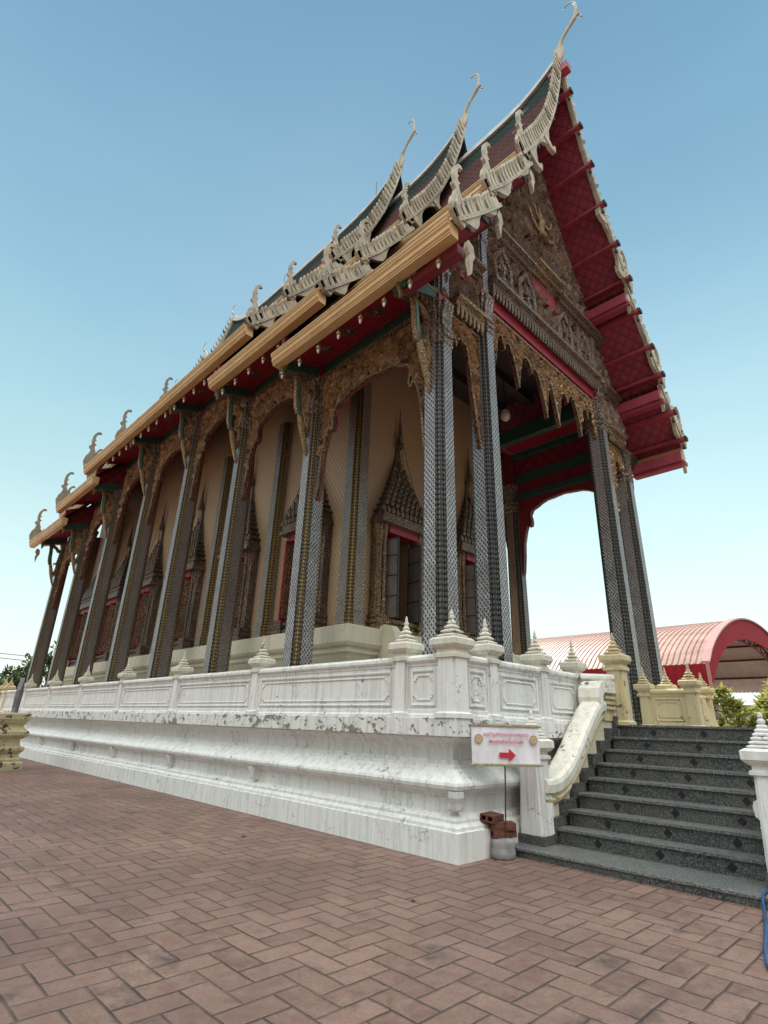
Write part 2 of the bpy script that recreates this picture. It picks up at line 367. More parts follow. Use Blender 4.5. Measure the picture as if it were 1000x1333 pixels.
for (x,y,ax) in [(.0,.0,0)]+[(0,4.2+k*3.09,1) for k in range(6)]:
    w=.12; mb=MB()
    if ax==0:
        mb.loft([[(-.0+a,-.0+a,z),( w+a,a,z),(w+a,w+a,z),(a,w+a,z)] for a,z in ((.10,.47),(.045,.50),(.03,.56),(.0,.62),(-.005,.68))])
    else:
        mb.loft([[(a,y-w/2,z),(.2,y-w/2,z),(.2,y+w/2,z),(a,y+w/2,z)] for a,z in ((.10,.47),(.045,.50),(.03,.56),(.01,.62),(-.0,.66))])
    mb.build('corbel',WHITE,ter,O)

# ------------------------------------------------------------------ balustrade
bal=empty('balustrade',(0.15,0.15,TER),'white panelled balustrade with pointed posts along the terrace edge','balustrade')
BO=(-.15,-.15,-TER)
RT=.75      # rail height over floor
def post_mb(w,h=.68,cap=.26,spire=.32,flare=.06):
    a=w/2; b=a-.028
    mb=MB()
    def ring(s,z,k=1.): 
        aa=a*k+s; bb=b*k+s
        return [(aa,-bb,z),(aa,bb,z),(bb,bb,z),(bb,aa,z),(-bb,aa,z),(-bb,bb,z),(-aa,bb,z),(-aa,-bb,z),(-bb,-bb,z),(-bb,-aa,z),(bb,-aa,z),(bb,-bb,z)]
    mb.loft([ring(.03,0),ring(.03,.05),ring(0,.07),ring(-.006,h),])
    return mb
def cap_mb(w,h=.68,cap=.26,spire=.34,fl=.055,n=8):
    a=w/2; mb=MB(); H=h
    prof=[(a+.0,H),(a+.02,H+.01),(a+.02,H+.05),(a-.005,H+.07),(a-.005,H+.10),(a+.03,H+.125),(a+fl,H+.16),(a+fl,H+.225),(a+.03,H+.25),(a-.01,H+.255)]
    mb.stack(prof,n=4)
    z=H+.255; r=a-.005; m=MB()
    k=4; dz=spire*.66/k
    pr=[]
    for i in range(k):
        rr=r*(1-i/(k+.3))*(.95 if i else 1); pr+=[(rr*.66,z),(rr*.98,z+dz*.18),(rr,z+dz*.42),(rr*.62,z+dz*.8)]; z+=dz
    pr+=[(r*.14,z),(r*.2,z+.02),(r*.17,z+.05),(r*.1,z+.06),(r*.13,z+.075),(.004,z+spire*.38)]
    mb.stack(pr,n=4); return mb
_pcache={}
def post(parent,x,y,z,w,mat,h=.68,cmat=None):
    key=(w,h)
    if key not in _pcache: _pcache[key]=(post_mb(w,h),cap_mb(w,h))
    p,c=_pcache[key]
    P=p.build('post',mat,parent,(x,y,z)); C=c.build('post_cap',cmat or (CAPW if mat is WHITE else mat),P,(0,0,0)); return P
def steprect(u0,u1,v0,v1,s):
    k=2
    def corner(cu,cv,du,dv):  # notched corner, pointing in
        pts=[]
        for i in range(k,0,-1): pts+=[(cu+du*s*i,cv+dv*s*(k-i)),(cu+du*s*i,cv+dv*s*(k-i+1))]
        return pts
    c=[(u0+2*s,v0)]; 
    c=[(u0+2*s,v0),(u1-2*s,v0),(u1-2*s,v0+s),(u1-s,v0+s),(u1-s,v0+2*s),(u1,v0+2*s),(u1,v1-2*s),(u1-s,v1-2*s),(u1-s,v1-s),(u1-2*s,v1-s),(u1-2*s,v1),(u0+2*s,v1),(u0+2*s,v1-s),(u0+s,v1-s),(u0+s,v1-2*s),(u0,v1-2*s),(u0,v0+2*s),(u0+s,v0+2*s),(u0+s,v0+s),(u0+2*s,v0+s)]
    return c
def rail_panel(parent,a,b,off,mat,big):
    # wall between two posts from a to b (2D), thickness .15, panel mouldings on the outer (right-hand) side
    A=Vector(a); B=Vector(b); d=(B-A); L=d.length; d/=L; nrm=Vector((d.y,-d.x))
    f=lambda u,v,h:(A.x+d.x*u+nrm.x*h-off[0],A.y+d.y*u+nrm.y*h-off[1],v)
    mb=MB()
    prof=[(.11,0),(.11,.03),(.085,.05),(.085,.085),(.07,.10),(.07,.60),(.085,.615),(.085,.635),(.115,.66),(.125,.675),(.125,.71),(.10,.735),(.05,.75),(-.05,.75),(-.10,.735),(-.12,.70),(-.12,.66),(-.07,.60),(-.07,.05),(-.11,.03),(-.11,0)]
    n=max(1,int(L/.5))
    rings=[[f(L*i/n,v+.004*noise.noise(Vector((A.x+d.x*L*i/n,A.y+d.y*L*i/n,v))),h) for h,v in prof] for i in range(n+1)]
    mb.loft(rings)
    m=.07; pr=[(0.028,.0705),(.028,.088),(.014,.094),(.004,.094),(0,.082),(-.006,.0705)]
    pr=[(x,h) for x,h in pr]
    mb.sweep([(m,.135),(L-m,.135),(L-m,.565),(m,.565)][::-1],pr,lambda u,v,h:f(u,v,h))
    s=.032 if L>.9 else .028
    e=.12 if L>.9 else .10
    q=steprect(e,L-e,.20,.50,s)
    mb.sweep(q[::-1],[(.016,.0705),(.016,.082),(.006,.086),(-.004,.082),(-.008,.0705)],lambda u,v,h:f(u,v,h))
    return mb.build('rail_panel',mat,parent,(0,0,0))
PW=.235
longY=[.15,.93]+[4.425+3.09*k for k in range(7)]+[23.9]
for i,y in enumerate(longY):
    post(bal,0,y-.15,0,.29 if i in(0,len(longY)-1) else PW,YELLOW if i>=8 else WHITE)
for i in range(len(longY)-1):
    w0=.145 if i==0 else PW/2; w1=PW/2
    rail_panel(bal,(.15,longY[i+1]-w1+.01),(.15,longY[i]+w0-.01),(.15,.15),WHITE,1)
frX=[.15,.86,2.12,3.24]
for i,x in enumerate(frX[1:]): post(bal,x-.15,0,0,PW if i<2 else .2,WHITE)
for i in range(3):
    rail_panel(bal,(frX[i]+(.145 if i==0 else PW/2)-.01,.15),(frX[i+1]-PW/2+.01,.15),(.15,.15),WHITE,1)
# return wall out to the head of the stair, and the far side of the landing in old yellow paint
TP=(3.66,-.36)
rail_panel(bal,(3.24,.08),(3.60,-.30),(.15,.15),WHITE,0)
post(bal,TP[0]-.15,TP[1]-.15,0,.26,YELLOW,.80)
post(bal,6.98-.15,.50-.15,0,.22,YELLOW,.60); post(bal,7.08-.15,-.36-.15,0,.24,YELLOW,.66)
rail_panel(bal,(6.99,.40),(7.07,-.25),(.15,.15),YELLOW,0)
post(bal,7.25-.15,.0,0,.2,YELLOW,.60)
for x,y in ((3.72,-2.66),(5.4,-2.66),(7.1,-2.66)): post(bal,x-.15,y-.15,0,.24,WHITE,.66)
rail_panel(bal,(3.82,-2.66),(5.30,-2.66),(.15,.15),WHITE,1); rail_panel(bal,(5.50,-2.66),(7.0,-2.66),(.15,.15),WHITE,1)
rail_panel(bal,(7.34,.15),(8.75,.15),(.15,.15),YELLOW,1); post(bal,8.85-.15,0,0,PW,YELLOW); rail_panel(bal,(8.95,.15),(9.42,.15),(.15,.15),YELLOW,1); post(bal,9.55-.15,0,0,.29,YELLOW)

# ------------------------------------------------------------------ stairs
HS=.093; R=.17; TR=.296; XS=1.475; YL=-.355; YR=-2.50
def staircase(name,label):
    st=empty(name,(.86,-1.4,0),label,'stairs'); o=(-.86,1.4,0)
    mb=MB(); mb.box(.875,3.9,-2.93,-.03,0,HS-.03); mb.build('bottom_slab',GRAN,st,o)
    mb=MB(); mb.box(.86,1.6,-2.95,-.02,HS-.03,HS); mb.build('slab_top',GRANL,st,o,bevel=.006)
    for k in range(2,10):
        x=XS+(k-2)*TR; z0=HS+(k-2)*R; z1=z0+R
        mb=MB(); mb.box(x,3.95,YR,YL,z0,z1-.028); mb.cur=1
        mb.box(x-.03,x+TR+.01 if k<9 else 3.95,YR-.0,YL+.0,z1-.028,z1)
        s_=mb.build('step',[GRAN,GRANL],st,o)
        for yy in (-.84,-1.51,-2.18):
            h=.046; m=MB(); m.prism([(-h,0),(0,-h),(h,0),(0,h)],lambda u,v,w:(w,u,v),-.006,0.02)
            m.build('diamond_inlay',BLACKG,s_,(x,yy,z0+.072))
    # side walls
    for side,(yc,my) in enumerate(((-.20,1),(-2.66,-1))):
        f=lambda u,v,w:(u,yc+w,v)
        top=[(1.30,.80),(1.45,.79),(1.62,.81),(1.78,.86),(1.95,.95),(2.12,1.07),(2.30,1.22),(2.48,1.38),(2.66,1.53),(2.82,1.66),(2.96,1.755),(3.08,1.80),(3.16,1.79)]
        mb=MB()
        wall=[(1.30,.09)]+[(u,v-.22) for u,v in top]+[(3.45,1.60),(3.62,1.60),(3.62,.6),(2.6,.09)]
        mb.prism(wall,f,-.085,.085)
        sw=mb.build('side_wall',CREAMW if side==0 else WHITE,st,o)
        mb=MB(); mb.smooth=True
        mb.smooth=False; sec=[(-.155,-.10),(-.165,-.01),(-.15,.035),(-.10,.06),(.10,.06),(.15,.035),(.165,-.01),(.155,-.10)]
        def railsweep(mb,pts,sec):
            rings=[]
            for i,(u,v) in enumerate(pts):
                a=pts[max(0,i-1)]; b=pts[min(len(pts)-1,i+1)]; t=Vector((b[0]-a[0],b[1]-a[1])).normalized(); nx,nz=-t.y,t.x
                rings.append([f(u+nx*h,v+nz*h,w) for w,h in sec])
            mb.loft(rings)
        fine=[]
        for i in range(len(top)-1):
            for q in range(3): fine.append((top[i][0]+(top[i+1][0]-top[i][0])*q/3,top[i][1]+(top[i+1][1]-top[i][1])*q/3))
        fine.append(top[-1])
        railsweep(mb,[(u,v-.06) for u,v in fine],sec)
        hd=[(2.98,1.70),(2.95,1.82),(2.98,1.95),(3.06,2.03),(3.18,2.07),(3.38,2.085),(3.62,2.07),(3.62,1.90),(3.15,1.90),(3.08,1.84),(3.07,1.70)]
        mb.smooth=False; mb.prism(hd,f,-.165,.165)
        mb.build('handrail',RAILW if side==0 else WHITE,st,o)
        mb=MB()
        low=[(-.14,-.02),(.14,-.02),(.14,-.07),(.115,-.085),(.115,-.12),(.135,-.135),(.125,-.17),(.10,-.20),(-.10,-.20),(-.125,-.17),(-.135,-.135),(-.115,-.12),(-.115,-.085),(-.14,-.07)]
        railsweep(mb,[(u,v-.10) for u,v in fine],low)
        for i in range(4):
            mb.box(3.20,3.60,yc-.15,yc+.15,1.66+i*.075,1.70+i*.075)
        mb.box(3.17,3.6,yc-.11,yc+.11,1.5,1.97)
        mb.build('rail_moulding',YELLOW if side==0 else WHITE,st,o)
        # stepped granite skirting
        mb=MB()
        for k in range(1,10):
            x=XS+(k-2)*TR-.11; z0=HS+(k-1)*R
            mb.box(max(x,1.42),min(x+TR+.02,3.8),min(yc-my*.155,yc-my*.0),max(yc-my*.155,yc),z0-.06,z0+.105+(.001*k))
        mb.build('skirting',GRAN,st,o)
        # newel post, battered, on a granite foot
        px=1.33; py=-.175 if side==0 else -2.70
        P=MB(); a0,a1=.165,.13
        def ring(a,z,n=.03): b=a-n; return [(px+q[0],py+q[1],z) for q in [(a,-b),(a,b),(b,b),(b,a),(-b,a),(-b,b),(-a,b),(-a,-b),(-b,-b),(-b,-a),(b,-a),(b,-b)]]
        P.loft([ring(a0,HS),ring(a0-.004,.3),ring(a1,1.0)])
        np_=P.build('newel_post',WHITE,st,o)
        m=MB(); m.stack([(a1-.0,1.0),(a1+.022,1.01),(a1+.022,1.04),(a1-.004,1.055),(a1-.004,1.085),(a1+.035,1.11),(a1+.06,1.14),(a1+.06,1.215),(a1+.02,1.24)],px,py)
        z=1.24; pr=[]
        for i in range(6):
            rr=(a1+.005)*(1-i/7.2); pr+=[(rr*.84,z),(rr,z+.008),(rr,z+.020),(rr*.75,z+.033)]; z+=.036
        m.stack(pr,px,py); m.stack([(.022,z-.005),(.034,z+.015),(.034,z+.035),(.016,z+.055),(.024,z+.07),(.018,z+.10),(.003,z+.115)],px,py,n=8)
        m.build('newel_cap',RAILW if side==0 else WHITE,np_,(0,0,0))
        m=MB(); m.stack([(a0+.012,HS-.002),(a0+.012,HS+.095),(a0+.004,HS+.1)],px,py); m.build('newel_foot',GRAN,np_,(0,0,0))
    return st
staircase('granite_staircase','dark granite steps with black diamond inlays between white newel posts')
# landing
ld=empty('stair_landing',(5.3,-1.2,0),'granite landing at the top of the dark steps','landing')
mb=MB(); mb.box(3.96,7.3,-2.55,-.005,0,1.42); mb.build('landing_body',WHITE,ld,(-5.3,1.2,0))
mb=MB(); mb.box(3.94,7.3,-2.58,.02,1.425,1.453); mb.build('landing_floor',GRANL,ld,(-5.3,1.2,0))
# far flight going down the other side
fs=empty('far_stair_parapet',(7.3,-.3,0),'curved yellow stair parapet going down behind the landing','stair parapet')
mb=MB(); f=lambda u,v,w:(u,-.36+w,v)
mb.prism([(7.2,.2),(7.2,2.03),(7.32,2.05),(7.44,2.0),(7.55,1.86),(7.72,1.80),(8.0,1.56),(8.3,1.28),(8.6,1.0),(9.0,.75),(9.5,.65),(9.5,.0),(7.2,.0)],f,-.12,.12)
mb.build('side_wall',YELLOW,fs,(-7.3,.3,0))
mb=MB()
for u in (7.24,7.5): mb.box(u,u+.2,-.50,-.22,1.62 if u<7.4 else 1.45,1.70 if u<7.4 else 1.53)
mb.box(9.4,9.7,-.52,-.2,0,1.15); mb.build('rail_moulding',YELLOW,fs,(-7.3,.3,0))

# ================================================================== TEMPLE
T=empty('temple_hall',(XM,YM,TER),'tall temple hall with tiered tile roof, gilded gable and mirror mosaic columns','temple')
TO=(-XM,-YM,-TER)
def part(mb,name,mats,parent=T,**k):
    return mb.build(name,mats,parent,TO if parent is T else (0,0,0),**k)
def mx(x,s): return x if s>0 else 2*XM-x
YC=[.99]+[4.46+3.09*k for k in range(7)]
DZ=[0,.85,1.7]
YV=[-.30,3.10,6.05]; YI=[4.58,7.66,YM]
NECK=7.66; BEAM=8.75
# ---- columns
CA=.25
def col_ring(k,z,a=CA):
    a*=k; b=a*.78; c=a*.49
    return [(a,-c,z),(a,c,z),(b,c,z),(b,b,z),(c,b,z),(c,a,z),(-c,a,z),(-c,b,z),(-b,b,z),(-b,c,z),(-a,c,z),(-a,-c,z),(-b,-c,z),(-b,-b,z),(-c,-b,z),(-c,-a,z),(c,-a,z),(c,-b,z),(b,-b,z),(b,-c,z)]
def column_mb(z1,k1=.88):
    mb=MB(); n=20; zs=[0,.3,.32,z1]; ks=[1.12,1.12,1.0,k1]
    rings=[col_ring(k,z) for k,z in zip(ks,zs)]
    b=0
    for r in rings: mb.v+=r
    for q in range(3):
        for i in range(n):
            j=(i+1)%n
            mb.cur=0 if i%5==0 else (1 if i%5 in (2,3) else 2)
            mb.face((q*n+i,q*n+j,(q+1)*n+j,(q+1)*n+i))
    mb.cur=2; mb.face(range(3*n,4*n)); 
    return mb
def capital_mb(z,h=1.0,k=.88):
    mb=MB(); mb.cur=0
    def R(kk,zz): return col_ring(kk,zz)
    mb.loft([R(k*.99,z-.02),R(k*1.10,z),R(k*1.14,z+.05),R(k*1.02,z+.08),R(k*1.02,z+.12),R(k*1.17,z+.15),R(k*1.17,z+.19),R(k*1.05,z+.22),R(k*1.05,z+.26),R(k*1.16,z+.29),R(k*1.16,z+.33),R(k*1.0,z+.36),R(k*.98,z+.62),R(k*1.18,z+.80),R(k*1.30,z+.90),R(k*1.05,z+.905)])
    mb.cur=1; a=CA*k*.86; mb.box(-a,a,-a,a,z+.88,z+h+.06)
    mb.cur=0
    for sx,sy in ((1,0),(-1,0),(0,1),(0,-1)):      # petal tips
        for o in (-.09,0,.09):
            p=Vector((sx,sy,0)); t=Vector((-sy,sx,0)); c=p*(CA*k*1.0)+t*o
            w=.042; zz=z+.36
            mb.loft([[c+t*w+Vector((0,0,zz)),c-t*w+Vector((0,0,zz)),c-t*w+p*-.03+Vector((0,0,zz)),c+t*w+p*-.03+Vector((0,0,zz))],
                     [c+t*w+p*.02+Vector((0,0,zz+.3)),c-t*w+p*.02+Vector((0,0,zz+.3)),c-t*w-p*.03+Vector((0,0,zz+.3)),c+t*w-p*.03+Vector((0,0,zz+.3))],
                     [c+t*.008+p*.075+Vector((0,0,zz+.52)),c-t*.008+p*.075+Vector((0,0,zz+.52)),c-t*.008+p*.06+Vector((0,0,zz+.52)),c+t*.008+p*.06+Vector((0,0,zz+.52))]])
    return mb
def bracket_mb(z):       # naga eave bracket in the local plane y=0, reaching to -x; z = neck height
    mb=MB(); mb.smooth=True
    def rib(pts,rad,th):
        rings=[]; pts=[(-.25+(x+.25)*1.2,zz) for x,zz in pts]
        for i,(x,zz) in enumerate(pts):
            a=pts[max(0,i-1)]; b=pts[min(len(pts)-1,i+1)]; t=Vector((b[0]-a[0],b[1]-a[1])).normalized(); nx,nz=-t.y,t.x; r=rad[i]; q=th[i] if isinstance(th,(list,tuple)) else th
            rings.append([(x+nx*r*cos(w),q*sin(w),zz+nz*r*cos(w)) for w in (0,pi/4,pi/2,3*pi/4,pi,5*pi/4,3*pi/2,7*pi/4)])
        mb.loft(rings)
    mb.cur=1
    rib([(-.22,z-1.05),(-.27,z-.9),(-.31,z-.72),(-.36,z-.5),(-.41,z-.28),(-.46,z-.10)],[.012,.035,.055,.08,.08,.06],[.02,.05,.06,.06,.06,.05])
    rib([(-.30,z-.55),(-.24,z-.3),(-.24,z-.12),(-.30,z-.02),(-.36,z-.05),(-.35,z-.12)],[.05,.06,.05,.05,.035,.01],.045)
    rib([(-.27,z-.62),(-.22,z-.45),(-.22,z-.2),(-.27,z+.05),(-.24,z+.25),(-.22,z+.45),(-.27,z+.62)],[.02,.03,.03,.03,.04,.06,.09],.025)
    rib([(-.55,z+.62),(-.62,z+.80),(-.72,z+.90),(-.83,z+.88),(-.89,z+.76),(-.86,z+.60),(-.88,z+.5)],[.06,.08,.085,.085,.07,.05,.01],[.05,.055,.055,.055,.05,.04,.01])
    rib([(-.28,z+.5),(-.40,z+.66),(-.52,z+.72),(-.62,z+.86)],[.08,.07,.08,.05],.03)
    mb.cur=0
    rib([(-.45,z-.14),(-.50,z+.05),(-.52,z+.25),(-.53,z+.45),(-.55,z+.62),(-.58,z+.74)],[.065,.068,.062,.06,.058,.05],.05)
    mb.cur=1
    rib([(-.512,z-.14),(-.568,z+.05),(-.585,z+.25),(-.592,z+.45),(-.61,z+.62),(-.64,z+.74)],[.014]*6,.055)
    return mb
lvl=[0,0,.85,1.7,1.7,.85,0,0]
def make_column(i,s,front=False,x=None,y=None,neck=None,br=True):
    nz=neck if neck is not None else NECK+lvl[i]
    X=x if x is not None else mx(.94,s); Y=y if y is not None else YC[i]
    fm=BEADD if (front or i==0) else BEADG
    c=column_mb(nz-TER).build('column',[LAT if (front or i in (0,1)) else LATC,fm,BEADD] if s>0 or front else [LATB,BEADD,BEADD],T,(X-XM,Y-YM,0))
    capital_mb(nz-TER).build('capital',[CAPM,RED],c)
    if br: bracket_mb(nz-TER).build('eave_bracket',[GREENB,GILTB],c,(0,0,0),(0,0,0 if s>0 else pi))
    if nz<NECK+1.6 and not front and i in (1,2,5,6):
        m=MB(); a=.19; m.box(-a,a,-a,a,nz-TER+1.0,nz-TER+2.1); m.build('upper_shaft',DRED,c)
    return c
for i in range(8): make_column(i,1)
for i in range(3): make_column(i,-1,front=(i==0))
make_column(7,-1)
for xx in (2.21,7.30): make_column(0,1,True,xx,.93,8.62,False)
# upper shafts of the inner front columns and of the corner columns, up into the gable
mb=MB()
for xx in (2.21,7.30):
    for k,(a,b) in enumerate(((9.55,11.5),)):
        mb=MB(); mb.loft([[(xx+p[0],.93+p[1],z) for p in col_ring(kk,0)] for kk,z in ((.72,a),(.72,11.05),(.9,11.1),(.9,11.16),(.78,11.2),(.95,11.5))]); part(mb,'upper_column_shaft',[LAT])
for xx in (.94,8.76):
    mb=MB(); mb.loft([[(xx+p[0],.99+p[1],z) for p in col_ring(kk,0)] for kk,z in ((.8,8.75),(.8,9.25),(.95,9.3),(.95,9.36),(.8,9.4),(.9,9.75))]); part(mb,'upper_column_shaft',[LAT])
pass

# ---- beams, soffits, valances along both long sides
bays=[(0,1,0.),(1,2,.85),(2,3,1.7),(3,4,1.7),(4,5,1.7),(5,6,.85),(6,7,0.)]
def valance_outline(L):
    c=CA*.88
    pts=[(c,0),(c,-3.05),(c+.05,-2.9),(c+.10,-2.45),(c+.13,-2.0),(c+.22,-1.62),(c+.30,-1.42),(c+.33,-1.52),(c+.42,-1.50),(c+.44,-1.36),(c+.40,-1.15),(c+.48,-1.0),(c+.68,-.92),(c+.78,-.86),(c+.95,-.80),(L/2,-.74)]
    return pts+[(L-u,v) for u,v in pts[::-1][1:]]
def curl(mb,f,u,v,sz,ang,h,flip=1,poly=None):
    # flame-shaped scroll in relief: slender tapered ribbon that winds up on itself
    n=7; C=[]; x,y=u,v
    for k in range(n+1):
        t=k/n; a=ang+flip*(3.0*t*t-.5)
        if k: x+=cos(a)*sz*1.25/n; y+=sin(a)*sz*1.25/n
        C.append((x,y,a,sz*.15*(1-t)**.6*(.35+1.6*t*(1-t)*2)+.004,t))
    if poly and not (inside(C[-1][:2],poly) and inside(C[4][:2],poly)): return False
    b=len(mb.v)
    for x,y,a,w,t in C:
        hh=h*(.45+.8*sin(pi*min(1,t+.25)))
        mb.v+=[f(x-sin(a)*w,y+cos(a)*w,0),f(x-sin(a)*w*.25,y+cos(a)*w*.25,hh),f(x+sin(a)*w,y-cos(a)*w,0)]
    for k in range(n):
        i=b+3*k; mb.face((i,i+1,i+4,i+3)); mb.face((i+1,i+2,i+5,i+4))
    return True
def inside(p,poly):
    x,y=p; c=False; n=len(poly)
    for i in range(n):
        x1,y1=poly[i]; x2,y2=poly[i-1]
        if (y1>y)!=(y2>y) and x<(x2-x1)*(y-y1)/(y2-y1)+x1: c=not c
    return c
def scatter(mb,f,poly,n,size,h,sym=None,up=pi/2,spread=1.1):
    xs=[p[0] for p in poly]; ys=[p[1] for p in poly]; k=0; t=0
    while k<n and t<n*30:
        t+=1; u=random.uniform(min(xs),max(xs)); v=random.uniform(min(ys),max(ys))
        if not inside((u,v),poly): continue
        if sym is not None and u>sym: continue
        a=up+random.uniform(-spread,spread); sz=size*random.uniform(.6,1.3); fl=random.choice((-1,1))
        if not curl(mb,f,u,v,sz,a,h,fl,poly): continue
        k+=1
        if sym is not None and inside((2*sym-u,v),poly): curl(mb,f,2*sym-u,v,sz,pi-a,h,-fl)
for s in (1,-1):
    for (i,j,dz) in bays:
        if s<0 and 2<=i<=5: continue
        y0,y1=YC[i],YC[j]; z=BEAM+dz; L=y1-y0; X=mx(.94,s)
        fo=lambda u,v,w:(X-s*w,y0+u,z+v)
        # valance: gilded carving outside, plain red lacquer inside
        ol=valance_outline(L)
        mb=MB(); mb.prism([(u,v-.14) for u,v in ol],fo,.0,.05)
        ins=[(u,v-.14) for u,v in ol]
        mb.cur=1; scatter(mb,lambda u,v,h:fo(u,v,.05+h),ins,int(260),.23,.07,L/2)
        mb.cur=0
        mb.cur=2; edge=[(u,v-.14) for u,v in ol[1:-1]]
        mb.sweep(edge,[(.0,-.01),(.0,.085),(-.05,.085),(-.05,.05)],lambda u,v,h:fo(u,v,h),closed=False)
        va=part(mb,'valance',[GILT,LEAFG,GILTF])
        mb=MB(); mb.prism([(u,v-.135) for u,v in ol],fo,-.06,-.004); mb.build('valance_back',DRED,va)
        # wall plate: green beam with bead
        mb=MB(); mb.prism([(.20,-.15),(L-.20,-.15),(L-.20,.12),(.20,.12)],fo,-.12,.10); mb.cur=1
        mb.box(min(X-s*.10,X-s*.13),max(X-s*.10,X-s*.13),y0+.2,y1-.2,z-.17,z-.12)
        n=int(L/.09)
        for k in range(n): 
            yy=y0+.22+(L-.44)*k/n; mb.box(min(X-s*.10,X-s*.135),max(X-s*.10,X-s*.135),yy,yy+.05,z-.24,z-.175)
        part(mb,'wall_plate',[GREEN,GILTF])
        # inner red board above the plate
        mb=MB(); mb.box(X-.03,X+.03,y0+.15,y1-.15,z+.12,z+1.15); part(mb,'frieze_board',REDLS)
        # painted soffit with border and rosettes
        fs_=lambda u,v:(X-s*(.12+u),y0+v,z+.10-u*.36)
        ya,yb=.16,L-.16; W=1.04
        mb=MB()
        mb.poly([fs_(0,ya),fs_(W,ya),fs_(W,yb),fs_(0,yb)]); mb.cur=1
        o=lambda p:(p[0],p[1],p[2]-.006)
        t=.035; c=.16
        q=[(.06,ya+.10+c),(.06+c,ya+.10),(W,ya+.10)]; 
        def strip(a,b,w):
            A=Vector(a);B=Vector(b);d=(B-A).normalized();n=Vector((-d.y,d.x))*w
            mb.poly([o(fs_(*(A+n))),o(fs_(*(A-n))),o(fs_(*(B-n))),o(fs_(*(B+n)))])
        strip((.07,ya+.24),(.07,yb-.24),.02); strip((.07,ya+.24),(.19,ya+.10),.02); strip((.19,ya+.10),(W,ya+.10),.02); strip((.07,yb-.24),(.19,yb-.10),.02); strip((.19,yb-.10),(W,yb-.10),.02)
        so=part(mb,'eave_soffit',[RED,GILTF])
        nst=3 if L>3.2 else 2
        for k in range(nst):
            cy=ya+(yb-ya)*(k+1)/(nst+1); m=MB()
            for r in range(12):
                a=2*pi*r/12; ca,sa=cos(a),sin(a)
                def P(rr,ww,d=.012): 
                    u=.55+rr*ca-ww*sa; v=cy+rr*sa+ww*ca; p=fs_(u,v); return (p[0],p[1],p[2]-d)
                m.poly([P(.05,.0),P(.14,.022,.02),P(.24,0),P(.14,-.022,.02)])
            m.stack([(.06,-.004),(.05,-.02),(.01,-.035)],fs_(.55,cy)[0],cy+y0,fs_(.55,cy)[2],n=10)
            m.build('rosette',DARKG,so)
    # transverse green beams under the eave at every column
    for i in range(8):
        if s<0 and 2<i<7: continue
        z=BEAM+lvl[i]; X=mx(.94,s); y=YC[i]
        mb=MB(); mb.prism([(.10,.13),(1.02,-.21),(1.02,-.42),(.92,-.42),(.5,-.24),(.10,-.16)],lambda u,v,w:(X-s*u,y+w,z+v),-.15,.15); mb.cur=1
        mb.prism([(.30,-.22),(.98,-.445),(.98,-.42),(.30,-.19)],lambda u,v,w:(X-s*u,y+w,z+v),-.17,.17)
        part(mb,'eave_beam',[GREEN,DARKG])
    # red end panels where the eave steps down
    for (i,z) in ((1,BEAM),(2,BEAM+.85),(5,BEAM+.85),(6,BEAM)):
        if s<0: continue
        X=.94; y=YC[i]; mb=MB()
        mb.prism([(.0,.16),(1.10,-.24),(1.10,.42),(.0,.95)],lambda u,v,w:(X-s*u,y+w,z+v),-.05,.05); part(mb,'step_panel',REDLS)

# ---- roof tiers
L1=[(-.26,8.74),(.10,9.12),(.55,9.62),(1.02,10.18)]
L2=[(.66,10.24),(1.15,10.83),(1.70,11.60),(2.38,12.62)]
L3=[(2.06,12.62),(2.5,13.28),(3.0,14.12),(3.5,15.08),(4.0,16.18),(4.45,17.35),(4.85,18.5)]
LAYERS=[L1,L2,L3]
def lift(d): return .55*max(0,1-d/1.9)**2+.30*max(0,1-d/5.)**2
def rpt(layer,k,t,y,dz,yv,s):          # point on a slope
    x,z=LAYERS[layer][k] if t is None else t
    e=0
    if layer==2:
        w=max(0,(z-14.5)/4.0); e=lift(abs(y-yv))*w*w
    return (mx(x,s),y,z+dz+e)
def stations(yv,yi):
    d=1 if yi>yv else -1; L=abs(yi-yv)
    ds=[0,.25,.5,.8,1.2,1.7,2.4,3.4,5.]; ds=[q for q in ds if q<L-.2]+[L]
    return [yv+d*q for q in ds]
